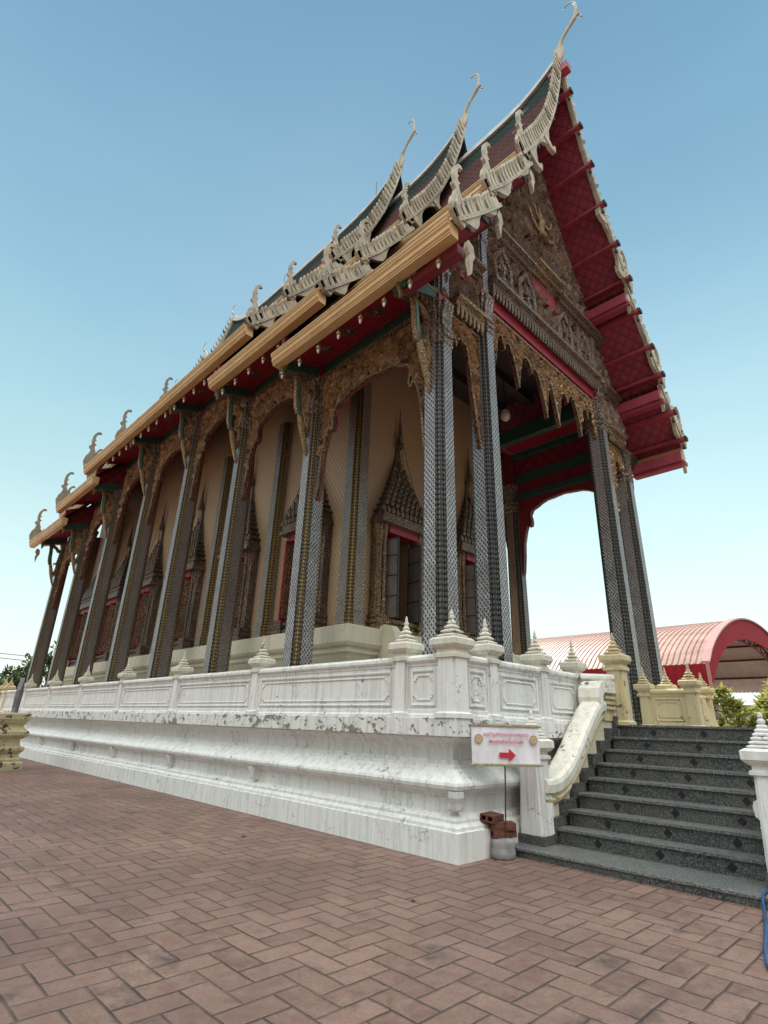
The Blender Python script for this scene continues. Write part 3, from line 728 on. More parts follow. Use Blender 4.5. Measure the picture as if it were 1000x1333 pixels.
for t in range(3):
    for (yv,yi) in ((YV[t],YI[t]),(2*YM-YV[t],2*YM-YI[t])):
        near=yv<YM
        st=stations(yv,yi)
        for s in (1,-1):
            if s<0 and not near and t<2: continue
            mb=MB()
            for ly in range(3):
                Lr=LAYERS[ly]; acc=[0]
                for k in range(1,len(Lr)): acc.append(acc[-1]+hypot(Lr[k][0]-Lr[k-1][0],Lr[k][1]-Lr[k-1][1]))
                for k in range(len(Lr)-1):
                    for q in range(len(st)-1):
                        mb.cur=1 if (ly==2 and (k>=5 or (q==0 and k>2))) else 0
                        P=[rpt(ly,k,None,st[q],DZ[t],yv,s),rpt(ly,k,None,st[q+1],DZ[t],yv,s),rpt(ly,k+1,None,st[q+1],DZ[t],yv,s),rpt(ly,k+1,None,st[q],DZ[t],yv,s)]
                        uv=[(st[q],acc[k]),(st[q+1],acc[k]),(st[q+1],acc[k+1]),(st[q],acc[k+1])]
                        mb.poly(P,uv)
                # underside boards of the slope
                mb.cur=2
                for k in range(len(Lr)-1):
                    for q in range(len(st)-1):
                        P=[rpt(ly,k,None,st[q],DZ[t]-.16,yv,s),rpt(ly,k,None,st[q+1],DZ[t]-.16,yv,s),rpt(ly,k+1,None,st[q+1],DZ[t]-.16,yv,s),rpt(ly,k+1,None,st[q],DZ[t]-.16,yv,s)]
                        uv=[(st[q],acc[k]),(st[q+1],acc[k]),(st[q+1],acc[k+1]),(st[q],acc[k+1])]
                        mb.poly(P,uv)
                # eave edge closing, and the tile noses along it
                mb.cur=0
                a=rpt(ly,0,None,st[0],DZ[t],yv,s); b=rpt(ly,0,None,st[-1],DZ[t],yv,s)
                mb.poly([a,b,(b[0],b[1],b[2]-.16),(a[0],a[1],a[2]-.16)])
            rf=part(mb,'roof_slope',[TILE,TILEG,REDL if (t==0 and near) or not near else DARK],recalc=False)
            # gutters: gold stepped box at every eave
            for ly in range(3):
                x0,z0=LAYERS[ly][0]; x0+=.03; z0+=DZ[t]
                pr=[(.14,-.29),(-.04,-.29),(-.04,-.26),(-.055,-.25),(-.055,-.225),(-.085,-.20),(-.085,-.12),(-.115,-.09),(-.115,-.055),(-.13,-.045),(-.13,-.02),(-.02,-.01),(.14,-.03)]
                m=MB(); ya,yb=sorted((yv,yi)); 
                m.prism(pr,lambda u,v,w:(mx(x0+u,s),w,z0+v),ya,yb)
                part(m,'eave_gutter',[GOLDP])
        # ridge capping with slightly wavy cement
        if True:
            m=MB(); rings=[]
            for y in st:
                p=rpt(2,6,None,y,DZ[t],yv,1); rings.append([(p[0]-.16,y,p[2]-.22),(p[0]-.10,y,p[2]+.02),(p[0]-.06,y,p[2]+.12),(p[0]+.06,y,p[2]+.12),(p[0]+.10,y,p[2]+.02),(p[0]+.16,y,p[2]-.22)])
            m.loft(rings); part(m,'roof_ridge',RIDGE)
        # chofa: slender curved ridge finial
        sg=1 if near else -1; zt=rpt(2,6,None,yv,DZ[t],yv,1)[2]
        cp=[(.10,-.35,.16),(-.02,-.12,.17),(-.10,.12,.20),(-.11,.42,.16),(-.17,.68,.085),(-.33,.92,.07),(-.50,1.10,.075),(-.66,1.26,.095),(-.72,1.42,.075),(-.74,1.62,.05),(-.76,1.85,.042),(-.74,2.05,.04),(-.66,2.19,.04),(-.56,2.25,.036),(-.46,2.24,.03),(-.42,2.20,.02)]
        cp=[(a,b*.885,c*.9) for a,b,c in cp]
        if not near: cp=[(a*.7,b*.55,c*.7) for a,b,c in cp]
        m=MB(); m.smooth=True; rings=[]
        for i,(a,b,r) in enumerate(cp):
            p=cp[max(0,i-1)]; n=cp[min(len(cp)-1,i+1)]; tt=Vector((n[0]-p[0],n[1]-p[1])).normalized(); ny,nz=-tt.y,tt.x
            w=min(.055,r*.7)
            rings.append([(XM+w*sin(q),yv+sg*(a+ny*r*cos(q)),zt+b+nz*r*cos(q)) for q in (0,pi/3,2*pi/3,pi,4*pi/3,5*pi/3)])
        m.loft(rings)
        if near:
            m.loft([[(XM+w*sin(q),yv+(-.80+dy+r*cos(q)),zt+1.14+dz_) for q in (0,pi/2,pi,3*pi/2)] for dy,dz_,r,w in ((.08,.03,.06,.03),(.0,.0,.05,.03),(-.05,.06,.01,.01))])
            m.stack([(.02,-.22),(.035,-.2),(.02,-.12),(.005,-.06)],XM,yv-.86,zt+1.14,n=8)
        part(m,'ridge_finial',CREAM)
        # bargeboards and hang-hong finials on every layer
        for s in (1,-1):
            if s<0 and not (near and t==0): continue
            for ly in range(3):
                Lr=LAYERS[ly]
                # resample the slope line
                pts=[]
                for k in range(len(Lr)-1):
                    for q in range(5): pts.append((Lr[k][0]+(Lr[k+1][0]-Lr[k][0])*q/5,Lr[k][1]+(Lr[k+1][1]-Lr[k][1])*q/5))
                pts.append(Lr[-1]); N=len(pts)-1
                def yz(x,z,w):
                    e=0
                    if ly==2: ww=max(0,(z-14.5)/4.0); e=lift(0)*ww*ww
                    return (mx(x,s),yv+sg*w,z+DZ[t]+e)
                m=MB(); up=[];lo=[]; TL=0; arc=[0]
                for i in range(1,N+1): TL+=hypot(pts[i][0]-pts[i-1][0],pts[i][1]-pts[i-1][1]); arc.append(TL)
                frames=[]
                for i,(x,z) in enumerate(pts):
                    a=pts[max(0,i-1)]; b=pts[min(N,i+1)]; tt=Vector((b[0]-a[0],b[1]-a[1])).normalized(); nx,nz=-tt.y,tt.x
                    q=arc[i]/TL
                    if ly==2: low=.12+.22*math.exp(-((q-.33)/.045)**2)+.26*math.exp(-((q-.10)/.04)**2); hi=.13+.08*max(0,.5-q)
                    else: low=.08+.2*math.exp(-((q-.28)/.12)**2)+.1*math.exp(-((q-.8)/.1)**2); hi=.14
                    up.append((x+nx*hi,z+nz*hi)); lo.append((x-nx*low,z-nz*low)); frames.append((x,z,tt,nx,nz,hi))
                m.loft([[yz(*up[i],-.10),yz(*lo[i],-.10),yz(*lo[i],-.02),yz(*up[i],-.02)] for i in range(N+1)])
                # raised inner fillet
                m.loft([[yz(x-nx*.02,z-nz*.02,-.13),yz(x-nx*.09,z-nz*.09,-.13),yz(x-nx*.09,z-nz*.09,-.09),yz(x-nx*.02,z-nz*.02,-.09)] for (x,z,tt,nx,nz,hi) in frames])
                # bai raka: leaf-like teeth along the top edge
                stp=.205 if ly==2 else .20; a=.12
                while a<TL-.25:
                    i=min(range(N+1),key=lambda k:abs(arc[k]-a)); x,z,tt,nx,nz,hi=frames[i]
                    hgt=.15 if ly==2 else .12
                    w=.058
                    def Q(d,u,wd): return yz(x+nx*d+tt.x*u,z+nz*d+tt.y*u,wd)
                    m.loft([[Q(-.05,-w,-.135),Q(-.05,w,-.135),Q(-.05,w,-.07),Q(-.05,-w,-.07)],
                            [Q(hi*.8,-w*.8+.03,-.13),Q(hi*.8,w+.03,-.13),Q(hi*.8,w+.03,-.06),Q(hi*.8,-w*.8+.03,-.06)],
                            [Q(hi+hgt*.6,-w*.2+.06,-.14),Q(hi+hgt*.6,w+.05,-.14),Q(hi+hgt*.6,w+.05,-.06),Q(hi+hgt*.6,-w*.2+.06,-.06)],
                            [Q(hi+hgt,w*.9+.08,-.12),Q(hi+hgt,w+.1,-.12),Q(hi+hgt,w+.1,-.07),Q(hi+hgt,w*.9+.08,-.07)]])
                    a+=stp
                # hooks of the naga body
                if ly==2:
                    for q0 in (.33,.10):
                        i=min(range(N+1),key=lambda k:abs(arc[k]/TL-q0)); x,z,tt,nx,nz,hi=frames[i]
                        c0=(x-nx*.34,z-nz*.34)
                        pp=[(x-nx*.1-tt.x*.12,z-nz*.1-tt.y*.12),(c0[0]-tt.x*.10,c0[1]-tt.y*.10),(c0[0]+.0,c0[1]-.12),(c0[0]+.16,c0[1]-.10),(c0[0]+.19,c0[1]+.06)]
                        rg=[]
                        for i2,(u,v) in enumerate(pp):
                            a_=pp[max(0,i2-1)];b_=pp[min(4,i2+1)];t2=Vector((b_[0]-a_[0],b_[1]-a_[1])).normalized(); r=[.10,.09,.07,.06,.03][i2]
                            rg.append([yz(u-t2.y*r,v+t2.x*r,-.13),yz(u+t2.y*r,v-t2.x*r,-.13),yz(u+t2.y*r,v-t2.x*r,-.03),yz(u-t2.y*r,v+t2.x*r,-.03)])
                        m.loft(rg)
                # pendant drop under the lower end
                x,z=Lr[0]
                dp=[(.30,-.25),(.42,-.30),(.46,-.50),(.40,-.62),(.36,-.90),(.30,-.66),(.33,-.52),(.26,-.42)]
                m.prism([(x+u,z+v) for u,v in dp],yz,-.10,-.02)
                part(m,'bargeboard',CREAM)
                # hang hong
                m=MB(); m.smooth=False; x0,z0=Lr[0]; x0-=.02; z0+=.06
                ho=[(.28,-.14),(.08,-.12),(-.06,.02),(-.11,.20),(-.07,.40),(.01,.54),(.04,.68),(-.03,.74),(-.04,.80),(.03,.86),(.00,1.06),(.03,1.26),(.12,1.40),(.22,1.43),(.27,1.36),(.17,1.33),(.11,1.22),(.10,1.10),(.15,1.08),(.10,1.02),(.115,.93),(.18,.91),(.125,.83),(.15,.74),(.20,.62),(.22,.52),(.34,.47),(.40,.30),(.36,.08)]
                sc=(.86 if ly<2 else .98) if near else 1.15
                m.prism([(x0+u*sc,z0+v*sc) for u,v in ho],yz,-.10,-.03)
                for rr in (0,1,2):       # raised scroll ridges on the body
                    cen=[(.16-.055*rr+u*sc*(1-.2*rr)*.75,v*sc) for u,v in ((.2,-.02),(.02,.08),(-.12,.26),(-.04,.44),(.10,.52))]
                    m.loft([[yz(x0+u-.018,z0+v,-.125),yz(x0+u+.018,z0+v,-.125),yz(x0+u+.018,z0+v,-.095),yz(x0+u-.018,z0+v,-.095)] for u,v in cen])
                part(m,'eave_finial',CREAM if near else CREAMD)

# ---- purlins of the front verge, their ends running past the bargeboards
def purlin(x,z,s,r=.065,y0=None,y1=.95,e=0):
    y0=-.33 if s>0 else -.50
    m=MB(); X=mx(x,s); m.box(X-r*1.3,X+r*1.3,y0,y1,z-r*.7-.23+e,z+r*.7-.23+e); m.cur=1
    m.box(X-r*1.35,X+r*1.35,y0-.05,y0+.001,z-r*.7-.24+e,z+r*.7-.22+e)
    if s<0: m.stack([(.03,-.2),(.04,-.17),(.02,-.09),(.004,-.02)],X,y0+.06,z-r-.26+e,n=6)
    part(m,'purlin',[PURL,DARK])
for s in (1,-1):
    for fr in (.12,.30,.48,.64,.79,.93):
        k=fr*6; i=int(k); q=k-i; x=L3[i][0]+(L3[i+1][0]-L3[i][0])*q; z=L3[i][1]+(L3[i+1][1]-L3[i][1])*q
        e=lift(0)*max(0,(z-14.5)/4.)**2; purlin(x,z,s,e=e*.3)
    for fr in (.25,.55,.85):
        k=fr*3; i=int(k); q=k-i; purlin(L2[i][0]+(L2[i+1][0]-L2[i][0])*q,L2[i][1]+(L2[i+1][1]-L2[i][1])*q,s)
    for fr in (.3,.7):
        k=fr*3; i=int(k); q=k-i; purlin(L1[i][0]+(L1[i+1][0]-L1[i][0])*q,L1[i][1]+(L1[i+1][1]-L1[i][1])*q,s)
    # heavy eave beams carrying the verge at each break of slope
    for Lr in LAYERS:
        m=MB(); X=mx(Lr[0][0]+.34,s); z=Lr[0][1]-.42
        
        if s<0: m.box(X-.16,X+.16,-.36,.95,z-.14,z+.14); m.box(X-.11,X+.11,-.42,.95,z-.24,z-.141)
        else: m.box(X-.12,X+.05,-.24,.95,z-.02,z+.16)
        part(m,'verge_beam',PURL if s<0 else DRED)
m=MB(); m.box(XM-.12,XM+.12,-.62,-.05,18.62,18.9); part(m,'purlin',PURL)

# ---- bells under the eaves
bell=MB(); bell.cur=0; bell.stack([(.003,0),(.004,-.07)],n=4); bell.stack([(.012,-.06),(.03,-.075),(.04,-.11),(.046,-.14),(.03,-.141)],n=8); bell.cur=1; bell.stack([(.018,-.15),(.03,-.19),(.006,-.25)],n=6)
b0=None
for t in range(3):
    y=YV[t]+.4 if t==0 else YI[t-1]+.15
    ye=[YI[0],YI[1],2*YM-YI[1]][t]
    while y<ye:
        if b0 is None: b0=bell.build('bell',[BELLG,WHITEM],T); o=b0
        else: o=b0.copy(); col.objects.link(o); o.parent=T
        o.location=(-.10-XM,y-YM,L1[0][1]+DZ[t]-.34-TER)
        y+=.62

# ---- gable front
Yp=.93
def rooflineX(z):
    for Lr in (L3,L2,L1):
        for k in range(len(Lr)-1):
            if Lr[k][1]<=z<=Lr[k+1][1]:
                q=(z-Lr[k][1])/(Lr[k+1][1]-Lr[k][1]); return Lr[k][0]+(Lr[k+1][0]-Lr[k][0])*q
    return L3[0][0]
gab=[(.94,8.72),(2.40,8.72),(2.40,9.9),(7.30,9.9),(7.30,8.72),(8.76,8.72)]
side=[(.62,9.15),(.90,9.85),(1.2,10.65),(1.65,11.3),(2.2,12.1),(2.5,13.0),(3.0,13.85),(3.5,14.8),(4.0,15.9),(4.45,17.1),(4.85,18.3)]
gab_full=gab+[(2*XM-x,z) for x,z in side]+[(x,z) for x,z in side[::-1][1:]]
mb=MB(); FG=lambda u,v,w:(u,Yp-w,v)
mb.prism(gab_full,FG,-.12,0.)
gp=part(mb,'gable_panel',GROUND)
mb=MB(); scatter(mb,lambda u,v,h:FG(u,v,h),gab_full,760,.42,.15,XM)
mb.build('scroll_relief',LEAFD,gp)
# raking moulding along the gable edge
mb=MB(); mb.sweep([(2*XM-x,z) for x,z in side]+[(x,z) for x,z in side[::-1][1:]],[(.02,.0),(.02,.12),(-.06,.16),(-.14,.10),(-.14,.0)],FG,closed=False); part(mb,'raking_moulding',DARKG)
def cornice(name,x0,x1,z,h,d=.34,teeth=True,mat=DARKG,red=0.,Y=Yp):
    f=lambda u,v,w:(w,Y-u,v)
    m=MB(); m.cur=0
    pr=[(0,z),(d*.45,z),(d*.5,z+h*.18),(d*.7,z+h*.22),(d*.75,z+h*.5),(d,z+h*.6),(d,z+h*.82),(d*.85,z+h),(0,z+h)]
    m.prism(pr,f,x0,x1)
    if teeth:
        n=int((x1-x0)/.115)
        for k in range(n):
            xx=x0+(x1-x0)*(k+.5)/n
            m.loft([[(xx-.04,Y-d*.72,z+h*.2),(xx+.04,Y-d*.72,z+h*.2),(xx+.04,Y-d*.52,z+h*.2),(xx-.04,Y-d*.52,z+h*.2)],[(xx-.035,Y-d*.70,z-.06),(xx+.035,Y-d*.70,z-.06),(xx+.035,Y-d*.54,z-.06),(xx-.035,Y-d*.54,z-.06)],[(xx-.006,Y-d*.63,z-.15),(xx+.006,Y-d*.63,z-.15),(xx+.006,Y-d*.60,z-.15),(xx-.006,Y-d*.60,z-.15)]])
    if red:
        m.cur=1; m.box(x0,x1,Y-d*.35,Y,z-red,z-.002)
    return part(m,name,[mat,RED])
cornice('main_beam',2.36,7.20,9.82,.42,.36,True,DARKG,.34)
cornice('upper_beam',1.85,4.25,11.48,.34,.38,False,DARKG); cornice('upper_beam',5.45,7.85,11.48,.34,.38,False,DARKG); cornice('upper_beam',4.26,5.44,11.72,.34,.44,False,GILTF,.5)
for s in (1,-1):
    a,b=sorted((mx(1.16,s),mx(2.04,s)))
    cornice('side_beam',a,b,8.60,.36,.30,True,GILTF); cornice('side_beam',a,b,9.86,.32,.34,False,DARKG,.25)
    a,b=sorted((mx(-.02,s),mx(.74,s))); cornice('outrigger_beam',a,b,8.52,.30,.22,True,GILTF,0,1.05)
# niches with standing figures between the two beams
for nx in (2.95,3.95,5.75,6.75):
    m=MB(); w,h=.30,1.05; zb=10.26
    arch=[(-w,0),(-w,h*.55),(-w*1.1,h*.62),(-w*.8,h*.8),(-w*.35,h*.95),(0,h*1.13),(w*.35,h*.95),(w*.8,h*.8),(w*1.1,h*.62),(w,h*.55),(w,0)]
    m.sweep([(nx+u,zb+v) for u,v in arch],[(.05,.0),(.05,.18),(0,.22),(-.06,.16),(-.06,.0)],FG,closed=False)
    nn=part(m,'niche_frame',DARKG)
    m=MB(); m.prism([(nx+u*.82,zb+v*.9+.02) for u,v in arch],FG,.02,.05); m.build('niche_back',DRED,nn)
    m=MB(); m.smooth=True
    m.stack([(.13,0),(.12,.1),(.10,.25),(.08,.38),(.10,.48),(.12,.58),(.11,.64),(.04,.67),(.05,.70),(.06,.76),(.05,.82),(.045,.86),(.02,.93),(.004,1.04)],nx,Yp-.12,zb+.02,n=8)
    m.tube([(nx-.11,Yp-.13,zb+.62),(nx-.17,Yp-.16,zb+.46),(nx-.06,Yp-.23,zb+.44)],[.04,.035,.025]); m.tube([(nx+.11,Yp-.13,zb+.62),(nx+.17,Yp-.16,zb+.46),(nx+.06,Yp-.23,zb+.44)],[.04,.035,.025])
    m.build('niche_figure',GILTD,nn)
# gilded central figure with crown and raised curved wing
m=MB(); m.smooth=True; zf=0.
m.stack([(.34,0),(.30,.15),(.20,.4),(.16,.55),(.20,.75),(.25,.95),(.22,1.05),(.08,1.12),(.09,1.18),(.12,1.30),(.10,1.42),(.09,1.5),(.05,1.65),(.03,1.85),(.006,2.2)],XM,Yp-.2,zf,n=10)
for s in (-1,1):
    m.tube([(XM+s*.22,Yp-.25,zf+.95),(XM+s*.45,Yp-.35,zf+.8),(XM+s*.62,Yp-.4,zf+1.05),(XM+s*.70,Yp-.4,zf+1.4)],[.09,.08,.065,.02])
    m.tube([(XM+s*.15,Yp-.2,zf+.3),(XM+s*.5,Yp-.3,zf+.15),(XM+s*.8,Yp-.3,zf+.35),(XM+s*1.0,Yp-.3,zf+.8),(XM+s*.92,Yp-.3,zf+1.1)],[.12,.11,.09,.06,.01])
gk=.62; m.v=[(XM+.12+(x-XM)*gk,Yp-.10+(y-Yp)*gk*.7,13.35+z*gk) for x,y,z in m.v]
part(m,'gable_figure',GILTB)
# front valances
def front_valance(x0,x1,zt,pts,n,name='front_valance'):
    m=MB(); poly=[(x0,zt)]+pts+[(x1,zt)]
    m.prism(poly,FG,.0,.06); m.cur=1; scatter(m,lambda u,v,h:FG(u,v,.06+h),poly,int(n*1.3),.17,.045); m.cur=2; m.sweep([(x0,zt)]+pts+[(x1,zt)],[(.0,-.004),(.0,.075),(-.03,.085),(-.03,.05)],FG,closed=False)
    m.sweep([(x0,zt-.09),(x1,zt-.09)],[(-.03,.06),(-.03,.11),(.03,.11),(.03,.06)],FG,closed=False)
    o=part(m,name,[GILT,LEAFG,GILTF])
    m=MB(); m.prism(poly,FG,-.02,-.003); m.build('valance_back',DRED,o)
c0,c1=2.43,7.12; half=[(c0,7.65),(2.64,8.35),(2.70,8.75),(2.76,9.0),(2.86,9.03),(2.93,8.95),(2.97,8.72),(3.03,8.93),(3.14,8.98),(3.24,8.85),(3.34,8.55),(3.41,8.25),(3.46,8.02),(3.51,8.25),(3.57,8.6),(3.67,8.9),(3.80,9.0),(3.93,8.95),(4.0,8.8),(4.04,8.68),(4.08,8.83),(4.20,8.90),(4.33,8.78),(4.45,8.4),(4.53,8.1),(4.58,7.80),(4.63,8.1),(4.70,8.45),(4.78,8.75)]
full=half+[(XM,8.9)]+[(2*XM-x,z) for x,z in half[::-1]]
front_valance(c0,c1,9.48,full,260)
for s in (1,-1):
    q=[(1.12,7.05),(1.16,7.6),(1.22,7.95),(1.30,8.05),(1.36,7.85),(1.42,8.05),(1.55,8.1),(1.70,8.05),(1.80,7.8),(1.88,7.3),(1.98,6.7),(2.10,6.2),(2.2,5.9)]
    q=[(mx(1.12+(x-1.12)*.82,s),z) for x,z in q]
    if s<0: q=q[::-1]
    a,b=(1.12,2.01) if s>0 else (mx(2.01,-1),mx(1.12,-1))
    front_valance(a,b,8.55,q,110,'side_valance')

# ---- hall: plinth, walls, pilasters
HX0,HX1,HY0,HY1=2.15,2*XM-2.15,4.42,23.0
mb=MB(); path=[(HX0,HY0),(HX1,HY0),(HX1,HY1),(HX0,HY1)]
pp=[(.42,0),(.42,.75),(.36,.78),(.36,.86),(.28,.92),(.24,1.05),(.28,1.12),(.30,1.18),(.36,1.22),(.36,1.30),(.42,1.34),(.45,1.40),(.45,1.72),(.42,1.74),(0,1.745)]
mb.sweep(path,pp,lambda u,v,h:(u,v,TER+h)); part(mb,'hall_plinth',CREAMW)
ZP=TER+1.745; ZW=11.9
doors=[3.42,6.28]
mb=MB()
dw=.46; DT=ZP+2.35
xs=[HX0]+[q for d in doors for q in (d-dw,d+dw)]+[HX1]
for k in range(0,len(xs),2): mb.box(xs[k],xs[k+1],HY0,HY0+.3,ZP,ZW)
for d in doors: mb.box(d-dw,d+dw,HY0,HY0+.3,DT,ZW)
mb.box(HX0,HX0+.3,HY0+.3,HY1,ZP,ZW); mb.box(HX1-.3,HX1,HY0+.3,HY1,ZP,ZW); mb.box(HX0+.3,HX1-.3,HY1-.3,HY1,ZP,ZW)
part(mb,'hall_wall',WALLM)
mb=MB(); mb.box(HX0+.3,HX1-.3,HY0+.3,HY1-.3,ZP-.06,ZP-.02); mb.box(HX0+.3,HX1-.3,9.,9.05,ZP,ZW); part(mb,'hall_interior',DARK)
def pilaster(x,y):
    mb=column_mb(9.2-ZP,.90); o=mb.build('pilaster',[LATB,BEADG,BEADG],T,(x-XM,y-YM,ZP-TER)); return o
for k in range(7): pilaster(HX0+.02,4.46+3.09*k)
for x in (HX1-.02,4.85): pilaster(x,4.46)
# verandah ceiling boards
for (i,j,dz) in bays:
    if j>7: continue
    mb=MB(); z=BEAM+dz+1.15; mb.box(.94,2.15 if i>0 else 2.35,YC[i],YC[j],z,z+.04); part(mb,'verandah_ceiling',DRED)
mb=MB(); mb.box(7.35,8.70,1.0,4.4,9.62,9.66); mb.cur=1; mb.box(7.45,8.6,1.1,1.16,9.605,9.62); mb.box(7.45,8.6,4.2,4.26,9.605,9.62); mb.box(8.54,8.6,1.16,4.2,9.605,9.62); mb.box(7.45,7.51,1.16,4.2,9.605,9.62); part(mb,'aisle_ceiling',[RED,GILTF])
mb=MB(); mb.box(8.56,8.70,1.1,4.3,9.42,9.60); mb.box(7.30,7.50,.95,4.4,9.30,9.72); mb.box(8.60,8.72,1.1,4.3,8.02,8.2); part(mb,'aisle_beam',GREEN)
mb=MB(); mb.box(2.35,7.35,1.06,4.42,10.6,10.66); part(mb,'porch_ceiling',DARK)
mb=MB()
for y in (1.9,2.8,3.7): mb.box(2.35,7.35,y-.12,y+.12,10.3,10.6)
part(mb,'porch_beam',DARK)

# ---- windows and doors (local frame: x along the wall, -y outward, z up from the plinth)
def crown_mb():
    m=MB(); z=2.42; N=13
    m.box(-.80,.80,-.42,.02,z,z+.10); m.box(-.74,.74,-.38,.02,z+.10,z+.24)
    z+=.24; H=1.95
    for k in range(N):
        t=k/N; w=.70*(1-t)**1.75+.05; d=min(.34,w*.52)
        h=H/N*(1.15-.3*t)
        m.loft([[(-w*.92,-d*.92-.02,z),(w*.92,-d*.92-.02,z),(w*.92,.02,z),(-w*.92,.02,z)],[(-w*.92,-d*.92-.02,z+h*.5),(w*.92,-d*.92-.02,z+h*.5),(w*.92,.02,z+h*.5),(-w*.92,.02,z+h*.5)],[(-w,-d-.02,z+h*.6),(w,-d-.02,z+h*.6),(w,.02,z+h*.6),(-w,.02,z+h*.6)],[(-w,-d-.02,z+h*.8),(w,-d-.02,z+h*.8),(w,.02,z+h*.8),(-w,.02,z+h*.8)],[(-w*.85,-d*.85-.02,z+h),(w*.85,-d*.85-.02,z+h),(w*.85,.02,z+h),(-w*.85,.02,z+h)]])
        n=max(1,int(w*2/.15))
        if k<10:
            for q in range(n+1):
                xx=-w+2*w*q/n if n>1 else 0; a=.05*(1-t*.5); hh=h*1.1
                m.loft([[(xx-a,-d-.05,z+h*.1),(xx+a,-d-.05,z+h*.1),(xx+a,-d+.02,z+h*.1),(xx-a,-d+.02,z+h*.1)],[(xx-a*1.1,-d-.06,z+h*.5),(xx+a*1.1,-d-.06,z+h*.5),(xx+a,-d+.02,z+h*.5),(xx-a,-d+.02,z+h*.5)],[(xx-.006,-d-.03,z+hh),(xx+.006,-d-.03,z+hh),(xx+.006,-d-.02,z+hh),(xx-.006,-d-.02,z+hh)]])
        z+=h
    m.stack([(.085,0),(.10,.03),(.07,.08),(.085,.12),(.055,.2),(.06,.24),(.038,.38),(.042,.42),(.026,.62),(.018,.85),(.004,1.18)],0,-.10,z,n=8)
    return m
def jamb_mb():
    m=MB()
    for s in (-1,1):
        for q in (0,1,2):
            x=s*(.56+q*.085); y=-.24+.05*q
            m.stack([(.045,.34),(.045,.50),(.06,.52),(.04,.56),(.038,1.3),(.05,1.32),(.05,1.36),(.038,1.38),(.036,2.0),(.055,2.06),(.045,2.1),(.06,2.2),(.07,2.42)],x,y,0,n=8)
        m.box(s*.64-.13,s*.64+.13,-.20,.02,.30,2.42)
        for k,(e,z0,z1) in enumerate(((.20,.0,.09),(.16,.09,.15),(.185,.15,.22),(.15,.22,.28),(.17,.28,.34))): m.box(s*.64-e,s*.64+e,-.28-e*.4,.02,z0,z1)
    for k,(e,z0,z1) in enumerate(((.04,.0,.10),(.0,.10,.2),(.05,.2,.28))): m.box(-.46,.46,-.26-e,.02,z0,z1)
    return m
JM=jamb_mb(); CM=crown_mb()
wires=MB()
for s in (-1,1):
    for yy in (-.36,-.04):
        pts=[(s*.84,yy,2.45)]
        for q in range(1,9):
            t=q/8; pts.append((s*(.84*(1-t)**1.9+.02),yy*(1-t)-.1*t,2.45+3.0*t))
        wires.tube(pts,.008,4)
def opening(kind,x,y,rz):
    w=JM.build(kind,DARKG if kind=='window' else GILTF,T,(x-XM,y-YM,ZP-TER),(0,0,rz))
    CM.build('spire_crown',DARKG,w); wires.build('crown_wire',IRON,w)
    m=MB(); m.box(-.47,.47,-.30,.02,2.24,2.42); m.box(-.46,.46,-.02,.0,.28,2.3)if kind=='window' else None
    m.build('lintel',RED,w)
    for s in (-1,1):
        m=MB()
        if kind=='door':
            m.box(0,.44,-.02,.02,.30,2.12); m.cur=1
            for zz in (.30,.78,1.24,1.70,2.10): m.box(-.0,.44,-.026,.026,zz-.011,zz+.011)
            for xx in (0.0,.42): m.box(xx,xx+.02,-.028,.028,.30,2.12)
            a=radians(-75) if s<0 else radians(180+80)
            m.build('door_leaf',[GLASSD,IRON],w,(s*.45,-.04,0),(0,0,a))
        else:
            m.box(0,.42,-.025,.025,.30,2.2); m.cur=1; m.box(.03,.39,.025,.035,.36,2.12); m.box(.03,.39,-.035,-.025,.36,2.12)
            a=radians(-84) if s<0 else radians(180+84)
            m.build('shutter',[RED,GILTF],w,(s*.45,-.04,0),(0,0,a))
    return w
for d in doors: opening('door',d,HY0,0)
for k in range(6): opening('window',HX0,5.98+3.09*k,-pi/2)
# door steps with scrolled cheeks
for d in doors:
    m=MB()
    for k in range(6): m.box(d-.55,d+.55,HY0-.45-(k+1)*.2,HY0-.40,TER,TER+1.55-k*.27)
    ds=part(m,'door_steps',CREAMW)
    for s in (-1,1):
        m=MB(); m.smooth=False
        ol=[(.30,0),(.30,1.78),(.50,1.84),(.68,1.80),(.80,1.66),(.86,1.46),(.98,1.40),(1.12,1.34),(1.22,1.20),(1.26,1.0),(1.40,.85),(1.55,.6),(1.62,.3),(1.62,0)]
        m.prism(ol,lambda u,v,w:(d+s*.66+w,HY0-u,TER+v),-.10,.10); m.build('step_cheek',CREAMW,ds)
# lightning rods on the ridge
m=MB()
for (y,z,h) in ((7.3,20.2,1.2),(13.5,20.0,.9)): m.tube([(XM,y,z),(XM,y,z+h)],.012,5)
part(m,'lightning_rod',ROD)

# hanging lamp in the porch
lp=empty('hanging_lamp',(5.8,2.7,9.2),'frosted glass lamp hanging unlit inside the dark porch','lamp')
m=MB(); m.smooth=True; m.stack([(.06,.16),(.10,.12),(.13,.0),(.12,-.10),(.07,-.16),(.01,-.18)],n=12); m.build('lamp_shade',LAMPG,lp)
m=MB(); m.tube([(0,0,.14),(0,0,1.4)],.012,5); m.build('cord',IRON,lp)

